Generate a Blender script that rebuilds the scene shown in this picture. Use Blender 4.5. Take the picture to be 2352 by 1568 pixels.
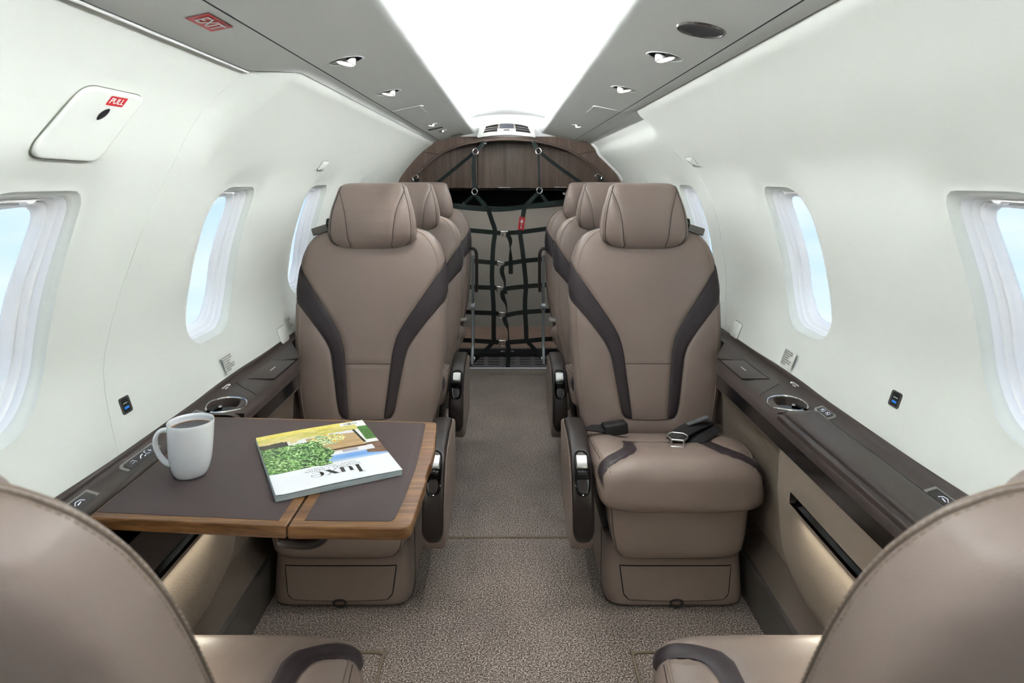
import bpy, math, random
import numpy as np
from mathutils import Vector, Matrix, Euler
random.seed(4); np.random.seed(4)
PI = math.pi
for o in list(bpy.data.objects): bpy.data.objects.remove(o)
scn = bpy.context.scene
col = scn.collection

EX = 1/8                       # light levels are low and the exposure is raised to match
# ------------------------------------------------------------------ camera
F = 1500.0; VX = 1167.0; VY = 416.0; EYE = 1.15
cam_d = bpy.data.cameras.new('camera'); cam = bpy.data.objects.new('camera', cam_d); col.objects.link(cam)
cam.location = (0, 0, EYE); cam.rotation_euler = (PI/2, 0, 0)
cam_d.sensor_width = 36; cam_d.lens = F/2352*36
cam_d.shift_x = (1176-VX)/2352; cam_d.shift_y = -(784-VY)/2352
cam_d.clip_start = 0.02; cam_d.clip_end = 200
cam_d.dof.use_dof = True; cam_d.dof.focus_distance = 1.7; cam_d.dof.aperture_fstop = 9
scn.camera = cam
# ------------------------------------------------------------------ world: pale blue sky with soft clouds
w = bpy.data.worlds.new('sky'); scn.world = w; w.use_nodes = True
nt = w.node_tree; nt.nodes.clear()
out = nt.nodes.new('ShaderNodeOutputWorld'); bg = nt.nodes.new('ShaderNodeBackground')
tc = nt.nodes.new('ShaderNodeTexCoord'); sep = nt.nodes.new('ShaderNodeSeparateXYZ')
ramp = nt.nodes.new('ShaderNodeValToRGB'); mr = nt.nodes.new('ShaderNodeMapRange')
mr.inputs['From Min'].default_value = -0.45; mr.inputs['From Max'].default_value = 0.6
r = ramp.color_ramp; r.elements[0].position = 0.0; r.elements[0].color = (0.80, 0.90, 0.97, 1)
r.elements[1].position = 1.0; r.elements[1].color = (0.22, 0.46, 0.86, 1)
e = r.elements.new(0.40); e.color = (0.55, 0.75, 0.97, 1)
mp = nt.nodes.new('ShaderNodeMapping'); mp.inputs['Scale'].default_value = (2.2, 2.2, 9)
nz = nt.nodes.new('ShaderNodeTexNoise'); nz.inputs['Scale'].default_value = 1.6; nz.inputs['Detail'].default_value = 6
cr = nt.nodes.new('ShaderNodeValToRGB'); cr.color_ramp.elements[0].position = 0.42; cr.color_ramp.elements[1].position = 0.72
cr.color_ramp.elements[1].color = (0.8, 0.8, 0.8, 1)
mx = nt.nodes.new('ShaderNodeMixRGB'); mx.inputs['Color2'].default_value = (0.84, 0.91, 0.97, 1)
L = nt.links.new
L(tc.outputs['Generated'], sep.inputs[0]); L(sep.outputs['Z'], mr.inputs['Value']); L(mr.outputs[0], ramp.inputs[0])
L(tc.outputs['Generated'], mp.inputs[0]); L(mp.outputs[0], nz.inputs['Vector']); L(nz.outputs['Fac'], cr.inputs[0])
L(cr.outputs[0], mx.inputs['Fac']); L(ramp.outputs[0], mx.inputs['Color1']); L(mx.outputs[0], bg.inputs['Color'])
bg.inputs['Strength'].default_value = 1.22*EX
L(bg.outputs[0], out.inputs[0])
# ------------------------------------------------------------------ large lights: the two cove strips of the ceiling
def area(name, loc, sx, sy, power, rot, color=(1, 1, 1), spread=PI):
    ld = bpy.data.lights.new(name, 'AREA'); ld.shape = 'RECTANGLE'; ld.size = sx; ld.size_y = sy
    ld.energy = power; ld.color = color; ld.spread = spread
    o = bpy.data.objects.new(name, ld); o.location = loc; o.rotation_euler = rot; col.objects.link(o); return o
COVE = 64.0*EX
for s in (-1, 1):
    area('cove_light', (s*0.262, 1.34, 1.503), 0.05, 4.98, COVE, (PI, s*0.45, 0), (0.97, 0.99, 1.0))
for s in (-1, 1): area('baggage_bay_fill', (s*.25, 4.45, 1.075), .30, .06, 1.2*EX, (0, 0, 0), (1.0, .97, .92))  # added fill under the locker to brighten the bay, no visible fixture
# reading lamps and table lamps are lit where they are built
vs_ = scn.view_settings
scn.display_settings.display_device = 'sRGB'
vs_.view_transform = 'Standard'; vs_.look = 'None'; vs_.exposure = 3.0; vs_.gamma = 1.0; vs_.use_curve_mapping = False

# ------------------------------------------------------------------ materials
def lin(c):
    return tuple((v/255/12.92 if v/255 <= .04045 else ((v/255+.055)/1.055)**2.4) for v in c)
MATS = {}
def mat(name, rgb, rough=0.5, metal=0.0, spec=0.5, coat=0.0, emit=None, est=0.0, bump=None, noise=None, sheen=0.0):
    m = bpy.data.materials.new(name); m.use_nodes = True; n = m.node_tree; b = n.nodes['Principled BSDF']
    b.inputs['Base Color'].default_value = (*lin(rgb), 1); b.inputs['Roughness'].default_value = rough
    b.inputs['Metallic'].default_value = metal; b.inputs['Specular IOR Level'].default_value = spec
    b.inputs['Coat Weight'].default_value = coat; b.inputs['Sheen Weight'].default_value = sheen
    if emit: b.inputs['Emission Color'].default_value = (*lin(emit), 1); b.inputs['Emission Strength'].default_value = est*EX
    t = n.nodes.new('ShaderNodeTexCoord')
    if noise:   # (scale, amount): slight colour unevenness
        q = n.nodes.new('ShaderNodeTexNoise'); q.inputs['Scale'].default_value = noise[0]; q.inputs['Detail'].default_value = 4
        x = n.nodes.new('ShaderNodeMixRGB'); a = noise[1]; c = lin(rgb)
        x.inputs['Color1'].default_value = (*[v*(1-a) for v in c], 1); x.inputs['Color2'].default_value = (*[min(1, v*(1+a)) for v in c], 1)
        n.links.new(t.outputs['Object'], q.inputs['Vector']); n.links.new(q.outputs['Fac'], x.inputs['Fac']); n.links.new(x.outputs[0], b.inputs['Base Color'])
    if bump:    # (kind, scale, strength, distance)
        if bump[0] == 'v':
            q = n.nodes.new('ShaderNodeTexVoronoi'); q.inputs['Scale'].default_value = bump[1]; src = q.outputs['Distance']
        else:
            q = n.nodes.new('ShaderNodeTexNoise'); q.inputs['Scale'].default_value = bump[1]; q.inputs['Detail'].default_value = 3; src = q.outputs['Fac']
        bb = n.nodes.new('ShaderNodeBump'); bb.inputs['Strength'].default_value = bump[2]; bb.inputs['Distance'].default_value = bump[3]
        n.links.new(t.outputs['Object'], q.inputs['Vector']); n.links.new(src, bb.inputs['Height'])
        if len(bump) > 4:  # low frequency creases
            q2 = n.nodes.new('ShaderNodeTexNoise'); q2.inputs['Scale'].default_value = bump[4]; q2.inputs['Detail'].default_value = 1; q2.inputs['Distortion'].default_value = .8
            b2 = n.nodes.new('ShaderNodeBump'); b2.inputs['Strength'].default_value = 1.0; b2.inputs['Distance'].default_value = bump[5]
            n.links.new(t.outputs['Object'], q2.inputs['Vector']); n.links.new(q2.outputs['Fac'], b2.inputs['Height']); n.links.new(b2.outputs[0], bb.inputs['Normal'])
        n.links.new(bb.outputs[0], b.inputs['Normal'])
    MATS[name] = m; return m
M_wall = mat('cabin_liner', (219, 222, 215), 0.55, bump=('n', 420, 0.10, 0.0006))
M_ceil = mat('ceiling_fabric', (230, 231, 231), 0.6, bump=('n', 500, 0.10, 0.0006))
M_panel = mat('overhead_panel', (226, 229, 226), 0.55, bump=('n', 500, 0.10, 0.0006))
M_white = mat('white_trim', (238, 237, 236), 0.4)
M_leather = mat('taupe_leather', (137, 121, 112), 0.36, spec=0.45, bump=('v', 520, 0.18, 0.0005, 7, 0.0035), noise=(7, 0.05))
M_leather2 = mat('taupe_side_leather', (137, 124, 112), 0.5, spec=0.4, bump=('v', 300, 0.3, 0.0009))
M_dleather = mat('charcoal_leather', (54, 45, 48), 0.40, spec=0.35, bump=('v', 520, 0.2, 0.0005, 9, 0.004))
M_seam = mat('seam', (62, 52, 46), 0.7)
M_piping = mat('piping', (140, 124, 110), 0.5)
M_stitch = mat('stitch', (104, 90, 78), 0.8)
M_stitch2 = mat('stitch_pale', (146, 130, 114), 0.8)
M_ledge = mat('ledge_plastic', (64, 54, 50), 0.40, spec=0.3, bump=('n', 600, 0.15, 0.0004))
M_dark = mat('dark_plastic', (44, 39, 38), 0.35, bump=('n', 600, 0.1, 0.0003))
M_pad = mat('armrest_leather', (42, 35, 33), 0.36, spec=0.35, bump=('v', 400, 0.15, 0.0004))
M_black = mat('black_gloss', (8, 8, 9), 0.10, spec=0.35)
M_mblack = mat('matt_black', (24, 24, 25), 0.6)
M_void = mat('recess_black', (12, 12, 14), 0.9)
M_chrome = mat('chrome', (205, 203, 200), 0.16, metal=1.0)
M_steel = mat('satin_steel', (185, 186, 184), 0.34, metal=1.0)
M_alu = mat('grey_paint_metal', (128, 134, 138), 0.4, metal=0.5)
M_gun = mat('gunmetal', (112, 108, 104), 0.22, metal=0.9)
M_red = mat('placard_red', (205, 40, 44), 0.45)
M_print = mat('white_print', (245, 245, 245), 0.5)
M_bprint = mat('black_print', (42, 42, 38), 0.6)
M_icon = mat('lit_icon', (235, 235, 255), 0.5, emit=(235, 235, 255), est=0.35)
M_blue = mat('blue_socket', (20, 120, 225), 0.4, emit=(20, 130, 240), est=0.12)
M_lens = mat('lamp_lens', (255, 255, 250), 0.3, emit=(255, 252, 244), est=2.0)
M_led = mat('led_strip', (255, 250, 235), 0.4, emit=(255, 246, 225), est=3.0)
M_strap = mat('webbing', (24, 36, 34), 0.75, bump=('n', 900, 0.3, 0.0004))
M_belt = mat('belt_webbing', (22, 20, 22), 0.6, bump=('n', 700, 0.3, 0.0004))
M_ceramic = mat('white_ceramic', (236, 238, 240), 0.12, coat=0.5)
M_coffee = mat('coffee', (22, 10, 5), 0.12, spec=0.4)
M_crema = mat('coffee_rim', (150, 96, 24), 0.2)
M_inlay = mat('table_leather', (81, 70, 69), 0.55, spec=0.22, bump=('v', 900, 0.15, 0.0003), noise=(3, .04))
M_curtain = mat('grey_partition', (150, 146, 138), 0.8, bump=('n', 60, 0.2, 0.0015), noise=(16, .05))
M_page = mat('page_edges', (196, 206, 208), 0.7)
M_duct = mat('duct_side', (112, 101, 91), 0.4)
M_base = mat('sill_metal', (92, 88, 84), 0.35, metal=0.3)
M_socket = mat('socket_body', (66, 62, 60), 0.3)
M_louvre = mat('louvre_grey', (56, 56, 60), 0.5)
M_padframe = mat('pad_frame', (138, 135, 130), 0.35, metal=0.4)
M_cup = mat('cup_grey', (104, 107, 112), 0.25)

def carpet(name, dark, mid, light, sc):
    m = bpy.data.materials.new(name); m.use_nodes = True; n = m.node_tree; b = n.nodes['Principled BSDF']
    t = n.nodes.new('ShaderNodeTexCoord'); q = n.nodes.new('ShaderNodeTexNoise'); q.inputs['Scale'].default_value = sc; q.inputs['Detail'].default_value = 2
    q.inputs['Roughness'].default_value = 0.75
    rp = n.nodes.new('ShaderNodeValToRGB'); e = rp.color_ramp.elements
    e[0].position = 0.36; e[0].color = (*lin(dark), 1); e[1].position = 0.66; e[1].color = (*lin(light), 1)
    k = e.new(0.5); k.color = (*lin(mid), 1)
    q2 = n.nodes.new('ShaderNodeTexNoise'); q2.inputs['Scale'].default_value = 5; q2.inputs['Detail'].default_value = 3
    mr = n.nodes.new('ShaderNodeMapRange'); mr.inputs['From Min'].default_value = .3; mr.inputs['From Max'].default_value = .7; mr.inputs['To Min'].default_value = .86; mr.inputs['To Max'].default_value = 1.1
    mu = n.nodes.new('ShaderNodeMixRGB'); mu.blend_type = 'MULTIPLY'; mu.inputs['Fac'].default_value = 1
    bb = n.nodes.new('ShaderNodeBump'); bb.inputs['Strength'].default_value = 0.8; bb.inputs['Distance'].default_value = 0.003
    l = n.links.new
    l(t.outputs['Object'], q.inputs['Vector']); l(t.outputs['Object'], q2.inputs['Vector']); l(q.outputs['Fac'], rp.inputs[0]); l(q2.outputs['Fac'], mr.inputs['Value'])
    l(rp.outputs[0], mu.inputs['Color1']); l(mr.outputs[0], mu.inputs['Color2']); l(mu.outputs[0], b.inputs['Base Color'])
    l(q.outputs['Fac'], bb.inputs['Height']); l(bb.outputs[0], b.inputs['Normal'])
    b.inputs['Roughness'].default_value = 0.95; b.inputs['Specular IOR Level'].default_value = 0.1; b.inputs['Sheen Weight'].default_value = 0.2
    return m
M_carpet = carpet('taupe_carpet', (46, 39, 35), (118, 106, 98), (208, 196, 187), 260)
M_carpet2 = carpet('brown_carpet', (96, 76, 64), (140, 116, 100), (176, 150, 132), 260)

def wood(name, c1, c2, c3, axis, along=1.2, across=60, rough=0.35, streak=10):
    m = bpy.data.materials.new(name); m.use_nodes = True; n = m.node_tree; b = n.nodes['Principled BSDF']
    t = n.nodes.new('ShaderNodeTexCoord'); mp = n.nodes.new('ShaderNodeMapping')
    sc = [across]*3; sc[axis] = along; mp.inputs['Scale'].default_value = sc
    q = n.nodes.new('ShaderNodeTexNoise'); q.inputs['Scale'].default_value = 1.0; q.inputs['Detail'].default_value = 5; q.inputs['Distortion'].default_value = .4
    mp2 = n.nodes.new('ShaderNodeMapping'); sc = [across*6]*3; sc[axis] = along*6; mp2.inputs['Scale'].default_value = sc
    q2 = n.nodes.new('ShaderNodeTexNoise'); q2.inputs['Scale'].default_value = 1.0; q2.inputs['Detail'].default_value = 2
    mx = n.nodes.new('ShaderNodeMixRGB'); mx.inputs['Fac'].default_value = .35
    rp = n.nodes.new('ShaderNodeValToRGB'); e = rp.color_ramp.elements
    e[0].position = .3; e[0].color = (*lin(c1), 1); e[1].position = .72; e[1].color = (*lin(c3), 1); k = e.new(.5); k.color = (*lin(c2), 1)
    l = n.links.new
    l(t.outputs['Object'], mp.inputs[0]); l(mp.outputs[0], q.inputs['Vector']); l(t.outputs['Object'], mp2.inputs[0]); l(mp2.outputs[0], q2.inputs['Vector'])
    l(q.outputs['Fac'], mx.inputs['Color1']); l(q2.outputs['Fac'], mx.inputs['Color2']); l(mx.outputs[0], rp.inputs[0]); l(rp.outputs[0], b.inputs['Base Color'])
    b.inputs['Roughness'].default_value = rough
    return m
M_walnut = wood('walnut_edge', (78, 50, 28), (122, 84, 48), (160, 118, 72), 0, 3, 70)
M_oak = wood('taupe_veneer', (88, 74, 63), (112, 97, 85), (128, 113, 100), 2, 2, 45, rough=0.5)
M_oakd = wood('brown_veneer', (78, 62, 52), (96, 78, 66), (112, 93, 80), 2, 2, 45, rough=0.5)

def glassmat():
    m = bpy.data.materials.new('window_glass'); m.use_nodes = True; n = m.node_tree; n.nodes.remove(n.nodes['Principled BSDF'])
    o = n.nodes['Material Output']; tr = n.nodes.new('ShaderNodeBsdfTransparent'); gl = n.nodes.new('ShaderNodeBsdfGlossy'); gl.inputs['Roughness'].default_value = 0.02
    fr = n.nodes.new('ShaderNodeLayerWeight'); fr.inputs[0].default_value = .5; pw = n.nodes.new('ShaderNodeMath'); pw.operation = 'POWER'; pw.inputs[1].default_value = 5; m2 = n.nodes.new('ShaderNodeMath'); m2.operation = 'MULTIPLY'; m2.inputs[1].default_value = .35; n.links.new(fr.outputs['Facing'], pw.inputs[0]); n.links.new(pw.outputs[0], m2.inputs[0]); mx = n.nodes.new('ShaderNodeMixShader')
    tr.inputs[0].default_value = (.97, .98, .99, 1)
    l = n.links.new; l(m2.outputs[0], mx.inputs[0]); l(tr.outputs[0], mx.inputs[1]); l(gl.outputs[0], mx.inputs[2]); l(mx.outputs[0], o.inputs[0])
    return m
M_glass = glassmat()

# ------------------------------------------------------------------ object helpers
def meshobj(name, verts, faces, m, parent=None, smooth=True, sharp=35):
    me = bpy.data.meshes.new(name); me.from_pydata([tuple(v) for v in verts], [], [tuple(f) for f in faces]); me.update()
    o = bpy.data.objects.new(name, me); col.objects.link(o)
    if m: me.materials.append(m)
    if smooth:
        me.shade_smooth()
        if sharp: me.set_sharp_from_angle(angle=math.radians(sharp))
    if parent: o.parent = parent
    return o
def empty(name, loc=(0, 0, 0), label=None, cat=None, group=None):
    o = bpy.data.objects.new(name, None); o.empty_display_size = .05; col.objects.link(o); o.location = loc
    return tag(o, label, cat, group)
def tag(o, label=None, cat=None, group=None, kind=None):
    if label: o['label'] = label
    if cat: o['category'] = cat
    if group: o['group'] = group
    if kind: o['kind'] = kind
    return o
def children(o): return [c for c in bpy.data.objects if c.parent == o]
def copy_tree(o, parent=None, kids=None):
    if kids is None:
        kids = {}
        for c in bpy.data.objects:
            if c.parent: kids.setdefault(c.parent.name, []).append(c)
    c = o.copy(); col.objects.link(c); c.parent = parent
    for k in kids.get(o.name, []): copy_tree(k, c, kids)
    return c

class MB:
    def __init__(s): s.v = []; s.f = []
    def add(s, v, f):
        n = len(s.v); s.v += [tuple(map(float, p)) for p in v]; s.f += [tuple(i+n for i in q) for q in f]; return s
    def box(s, x0, x1, y0, y1, z0, z1, b=0.0, rot=None, c=None):
        """bevelled box"""
        b = min(b, (x1-x0)*.45, (y1-y0)*.45, (z1-z0)*.45)
        if b <= 0:
            v = [(x, y, z) for x in (x0, x1) for y in (y0, y1) for z in (z0, z1)]
            f = [(0, 1, 3, 2), (4, 6, 7, 5), (0, 4, 5, 1), (2, 3, 7, 6), (0, 2, 6, 4), (1, 5, 7, 3)]
        else:
            import bmesh
            bm = bmesh.new(); bmesh.ops.create_cube(bm, size=1)
            for p in bm.verts:
                p.co = Vector((x0+(x1-x0)*(p.co.x+.5), y0+(y1-y0)*(p.co.y+.5), z0+(z1-z0)*(p.co.z+.5)))
            bmesh.ops.bevel(bm, geom=bm.edges[:]+bm.verts[:], offset=b, segments=3, profile=.5, affect='EDGES')
            bm.verts.index_update(); v = [tuple(p.co) for p in bm.verts]; f = [tuple(q.index for q in g.verts) for g in bm.faces]; bm.free()
        if rot is not None:
            R = Euler(rot).to_matrix(); cc = Vector(c if c is not None else ((x0+x1)/2, (y0+y1)/2, (z0+z1)/2))
            v = [tuple(R @ (Vector(p)-cc)+cc) for p in v]
        return s.add(v, f)
    def tube(s, path, r, n=8, closed=False, caps=True):
        P = [Vector(p) for p in path]; m = len(P)
        if closed: T = [(P[(i+1) % m]-P[i-1]).normalized() for i in range(m)]
        else: T = [(P[min(i+1, m-1)]-P[max(i-1, 0)]).normalized() for i in range(m)]
        up = Vector((0, 0, 1)) if abs(T[0].z) < .9 else Vector((1, 0, 0))
        N = (up-up.dot(T[0])*T[0]).normalized(); v = []
        rr = list(np.interp(np.linspace(0, 1, m), np.linspace(0, 1, len(r)), r)) if hasattr(r, '__len__') else [r]*m
        for i in range(m):
            N = (N-N.dot(T[i])*T[i]).normalized(); B = T[i].cross(N)
            for k in range(n):
                a = 2*PI*k/n; v.append(P[i]+(N*math.cos(a)+B*math.sin(a))*rr[i])
        f = []
        for i in range(m if closed else m-1):
            j = (i+1) % m
            for k in range(n): f.append((i*n+k, i*n+(k+1) % n, j*n+(k+1) % n, j*n+k))
        if caps and not closed: f.append(tuple(range(n))[::-1]); f.append(tuple((m-1)*n+k for k in range(n)))
        return s.add(v, f)
    def ribbon(s, path, width, thick, normal):
        """flat strap along a path; normal: vector or list"""
        P = [Vector(p) for p in path]; m = len(P); v = []
        for i in range(m):
            T = (P[min(i+1, m-1)]-P[max(i-1, 0)]).normalized()
            n = Vector(normal[i] if isinstance(normal, list) else normal); n = (n-n.dot(T)*T).normalized(); B = T.cross(n)
            wd = width[i] if hasattr(width, '__len__') else width
            for a, b in ((-1, -1), (1, -1), (1, 1), (-1, 1)): v.append(P[i]+B*a*wd/2+n*b*thick/2)
        f = [(3, 2, 1, 0), tuple((m-1)*4+k for k in range(4))]
        for i in range(m-1):
            for k in range(4): f.append((i*4+k, i*4+(k+1) % 4, (i+1)*4+(k+1) % 4, (i+1)*4+k))
        return s.add(v, f)
    def lathe(s, prof, c=(0, 0, 0), n=48, M=None, sx=1, sy=1):
        v = []; f = []; m = len(prof)
        for (r, z) in prof:
            for k in range(n):
                a = 2*PI*k/n; p = Vector((r*math.cos(a)*sx, r*math.sin(a)*sy, z))
                if M: p = M @ p
                v.append(p+Vector(c))
        for i in range(m-1):
            for k in range(n): f.append((i*n+k, i*n+(k+1) % n, (i+1)*n+(k+1) % n, (i+1)*n+k))
        return s.add(v, f)
    def slab(s, poly, x0, x1, b=.004, axis='x', seg=3):
        """polygon (two coordinates) extruded along an axis with rounded edges"""
        P = np.array(poly, float); n = len(P)
        ar = .5*np.sum(P[:, 0]*np.roll(P[:, 1], -1)-np.roll(P[:, 0], -1)*P[:, 1])
        if ar < 0: P = P[::-1]
        e1 = P-np.roll(P, 1, 0); e2 = np.roll(P, -1, 0)-P
        n1 = np.stack([-e1[:, 1], e1[:, 0]], 1); n2 = np.stack([-e2[:, 1], e2[:, 0]], 1)
        n1 /= np.linalg.norm(n1, axis=1)[:, None]+1e-9; n2 /= np.linalg.norm(n2, axis=1)[:, None]+1e-9
        nn = n1+n2; nn /= (np.sum(nn*n1, 1)[:, None]+1e-6)
        rings = []
        for k in range(seg+1):
            a = PI/2*k/seg; rings.append((x0+b*(1-math.sin(a)), b*(1-math.cos(a))) if False else (x0+b*(1-math.sin(a)), b*(1-math.cos(PI/2-a)) if False else b*(1-math.sin(a))**1.0*0+b*(1-math.cos(PI/2*(1-k/seg)))))
        rings = [(x0+b*(1-math.cos(PI/2*k/seg)), b*(1-math.sin(PI/2*k/seg))) for k in range(seg+1)]
        rings = rings+[(x1-(q[0]-x0), q[1]) for q in rings[::-1]]
        v = []; f = []
        for (x, ins) in rings:
            Q = P+nn*ins
            for q in Q:
                v.append({'x': (x, q[0], q[1]), 'y': (q[0], x, q[1]), 'z': (q[0], q[1], x)}[axis])
        for i in range(len(rings)-1):
            for k in range(n): f.append((i*n+k, i*n+(k+1) % n, (i+1)*n+(k+1) % n, (i+1)*n+k))
        f.append(tuple(range(n))[::-1]); f.append(tuple((len(rings)-1)*n+k for k in range(n)))
        return s.add(v, f)
    def xf(s, M):
        s.v = [tuple(M @ Vector(p)) for p in s.v]; return s
    def build(s, name, m, parent=None, smooth=True, sharp=35): return meshobj(name, s.v, s.f, m, parent, smooth, sharp)

def smoothpath(P, n=40, closed=False):
    P = np.array(P, float); m = len(P)
    if closed: Q = np.vstack([P[-1], P, P[0], P[1]]); segs = m
    else: Q = np.vstack([2*P[0]-P[1], P, 2*P[-1]-P[-2]]); segs = m-1
    out = []
    per = max(2, n//segs)
    for i in range(segs):
        p0, p1, p2, p3 = Q[i], Q[i+1], Q[i+2], Q[i+3]
        for k in range(per):
            t = k/per
            out.append(.5*((2*p1)+(-p0+p2)*t+(2*p0-5*p1+4*p2-p3)*t*t+(-p0+3*p1-3*p2+p3)*t**3))
    if not closed: out.append(P[-1])
    return np.array(out)
def resample(P, n):
    P = np.array(P, float); d = np.r_[0, np.cumsum(np.linalg.norm(np.diff(P, axis=0), axis=1))]
    t = np.linspace(0, d[-1], n); return np.stack([np.interp(t, d, P[:, k]) for k in range(P.shape[1])], 1)
def chaikin(P, it=2):
    P = np.array(P, float)
    for _ in range(it):
        Q = [P[0]]
        for a, b in zip(P[:-1], P[1:]): Q += [a*.75+b*.25, a*.25+b*.75]
        Q.append(P[-1]); P = np.array(Q)
    return P
def sstep(a, b, x):
    t = np.clip((np.asarray(x, float)-a)/(b-a), 0, 1); return t*t*(3-2*t)
def at(px, py, D):
    return Vector(((px-VX)*D/F, D, EYE+(VY-py)*D/F))
def onz(px, py, z):
    D = F*(EYE-z)/(py-VY); return Vector(((px-VX)*D/F, D, z))

_tc = {}
def textverts(s, size=1.0, xs=1.0, bold=0.0, space=1.0):
    """text as flat verts (x,y) centred, faces"""
    k = (s, size, xs, bold, space)
    if k in _tc: return _tc[k]
    cu = bpy.data.curves.new('t', 'FONT'); cu.body = s; cu.size = size; cu.align_x = 'CENTER'; cu.align_y = 'CENTER'; cu.offset = bold; cu.space_character = space; cu.resolution_u = 3
    o = bpy.data.objects.new('t', cu); col.objects.link(o); bpy.context.view_layer.update()
    me = o.evaluated_get(bpy.context.evaluated_depsgraph_get()).to_mesh()
    v = [(p.co.x*xs, p.co.y) for p in me.vertices]; f = [tuple(q.vertices) for q in me.polygons]
    bpy.data.objects.remove(o); bpy.data.curves.remove(cu)
    _tc[k] = (v, f); return v, f
def text_on(mb, s, size, fn, xs=1.0, bold=0.0, ox=0, oy=0, space=1.0):
    v, f = textverts(s, size, xs, bold, space); mb.add([fn(x+ox, y+oy) for x, y in v], f); return mb

# surface grid with holes -------------------------------------------------
def contour_r(poly):
    P = np.array(poly, float); a = np.arctan2(P[:, 1], P[:, 0]); r = np.hypot(P[:, 0], P[:, 1]); i = np.argsort(a); a = a[i]; r = r[i]
    a = np.r_[a[-1]-2*PI, a, a[0]+2*PI]; r = np.r_[r[-1], r, r[0]]
    return lambda t: float(np.interp(t, a, r))
def roundrect(w0, w1, h0, h1, radii, n=14):
    """corner order: (-,-),(+,-),(+,+),(-,+)"""
    pts = []
    cs = [(w0, h0), (w1, h0), (w1, h1), (w0, h1)]; sg = [(1, 1), (-1, 1), (-1, -1), (1, -1)]; st = [PI, 1.5*PI, 0, .5*PI]
    for (cx, cy), (sx, sy), a0, r in zip(cs, sg, st, radii):
        for k in range(n+1):
            a = a0+PI/2*k/n; pts.append((cx+sx*r+r*math.cos(a), cy+sy*r+r*math.sin(a)))
    out = []
    for p, q in zip(pts, pts[1:]+pts[:1]):
        m = max(1, int(math.hypot(q[0]-p[0], q[1]-p[1])/.01))
        for k in range(m): out.append((p[0]+(q[0]-p[0])*k/m, p[1]+(q[1]-p[1])*k/m))
    return out
def surf_grid(us, vs, f, patches=(), push=None):
    """patch: dict(u0,u1,v0,v1,cu,cv,r=fn(theta),rings=[(inset,depth)],nb,pw, cap)"""
    us = sorted(set([round(u, 5) for u in us]+[round(p[k], 5) for p in patches for k in ('u0', 'u1')]))
    vs = sorted(set([round(v, 5) for v in vs]+[round(p[k], 5) for p in patches for k in ('v0', 'v1')]))
    V = []; Fc = []; idx = {}
    def vid(i, j):
        if (i, j) not in idx: idx[(i, j)] = len(V); V.append(f(us[i], vs[j]))
        return idx[(i, j)]
    boxes = [(us.index(round(p['u0'], 5)), us.index(round(p['u1'], 5)), vs.index(round(p['v0'], 5)), vs.index(round(p['v1'], 5))) for p in patches]
    for i in range(len(us)-1):
        for j in range(len(vs)-1):
            if any(a <= i < b and c <= j < d for a, b, c, d in boxes): continue
            Fc.append((vid(i, j), vid(i+1, j), vid(i+1, j+1), vid(i, j+1)))
    loops = []
    for p, (a, b, c, d) in zip(patches, boxes):
        per = [(i, c) for i in range(a, b)]+[(b, j) for j in range(c, d)]+[(i, d) for i in range(b, a, -1)]+[(a, j) for j in range(d, c, -1)]
        ring = [vid(i, j) for i, j in per]; th = []; ct = []
        for i, j in per:
            t = math.atan2(vs[j]-p['cv'], us[i]-p['cu']); th.append(t); rr = p['r'](t); ct.append((p['cu']+rr*math.cos(t), p['cv']+rr*math.sin(t), rr))
        nb = p.get('nb', 12)
        for k in range(1, nb+1):
            t = 1-(1-k/nb)**p.get('pw', 1.6); new = []
            for (i, j), (x, y, rr) in zip(per, ct):
                new.append(len(V)); V.append(f(us[i]*(1-t)+x*t, vs[j]*(1-t)+y*t))
            m = len(ring)
            for q in range(m): Fc.append((ring[q], new[q], new[(q+1) % m], ring[(q+1) % m]))
            ring = new
        for ins, dep in p['rings']:
            new = []
            for t, (x, y, rr) in zip(th, ct):
                r2 = rr-ins; uu = p['cu']+r2*math.cos(t); vv = p['cv']+r2*math.sin(t)
                new.append(len(V)); V.append(f(uu, vv)+push(uu, vv)*dep)
            m = len(ring)
            for q in range(m): Fc.append((ring[q], new[q], new[(q+1) % m], ring[(q+1) % m]))
            ring = new
        if p.get('cap'): Fc.append(tuple(ring))
        loops.append((th, ct))
    return V, Fc, loops

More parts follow.
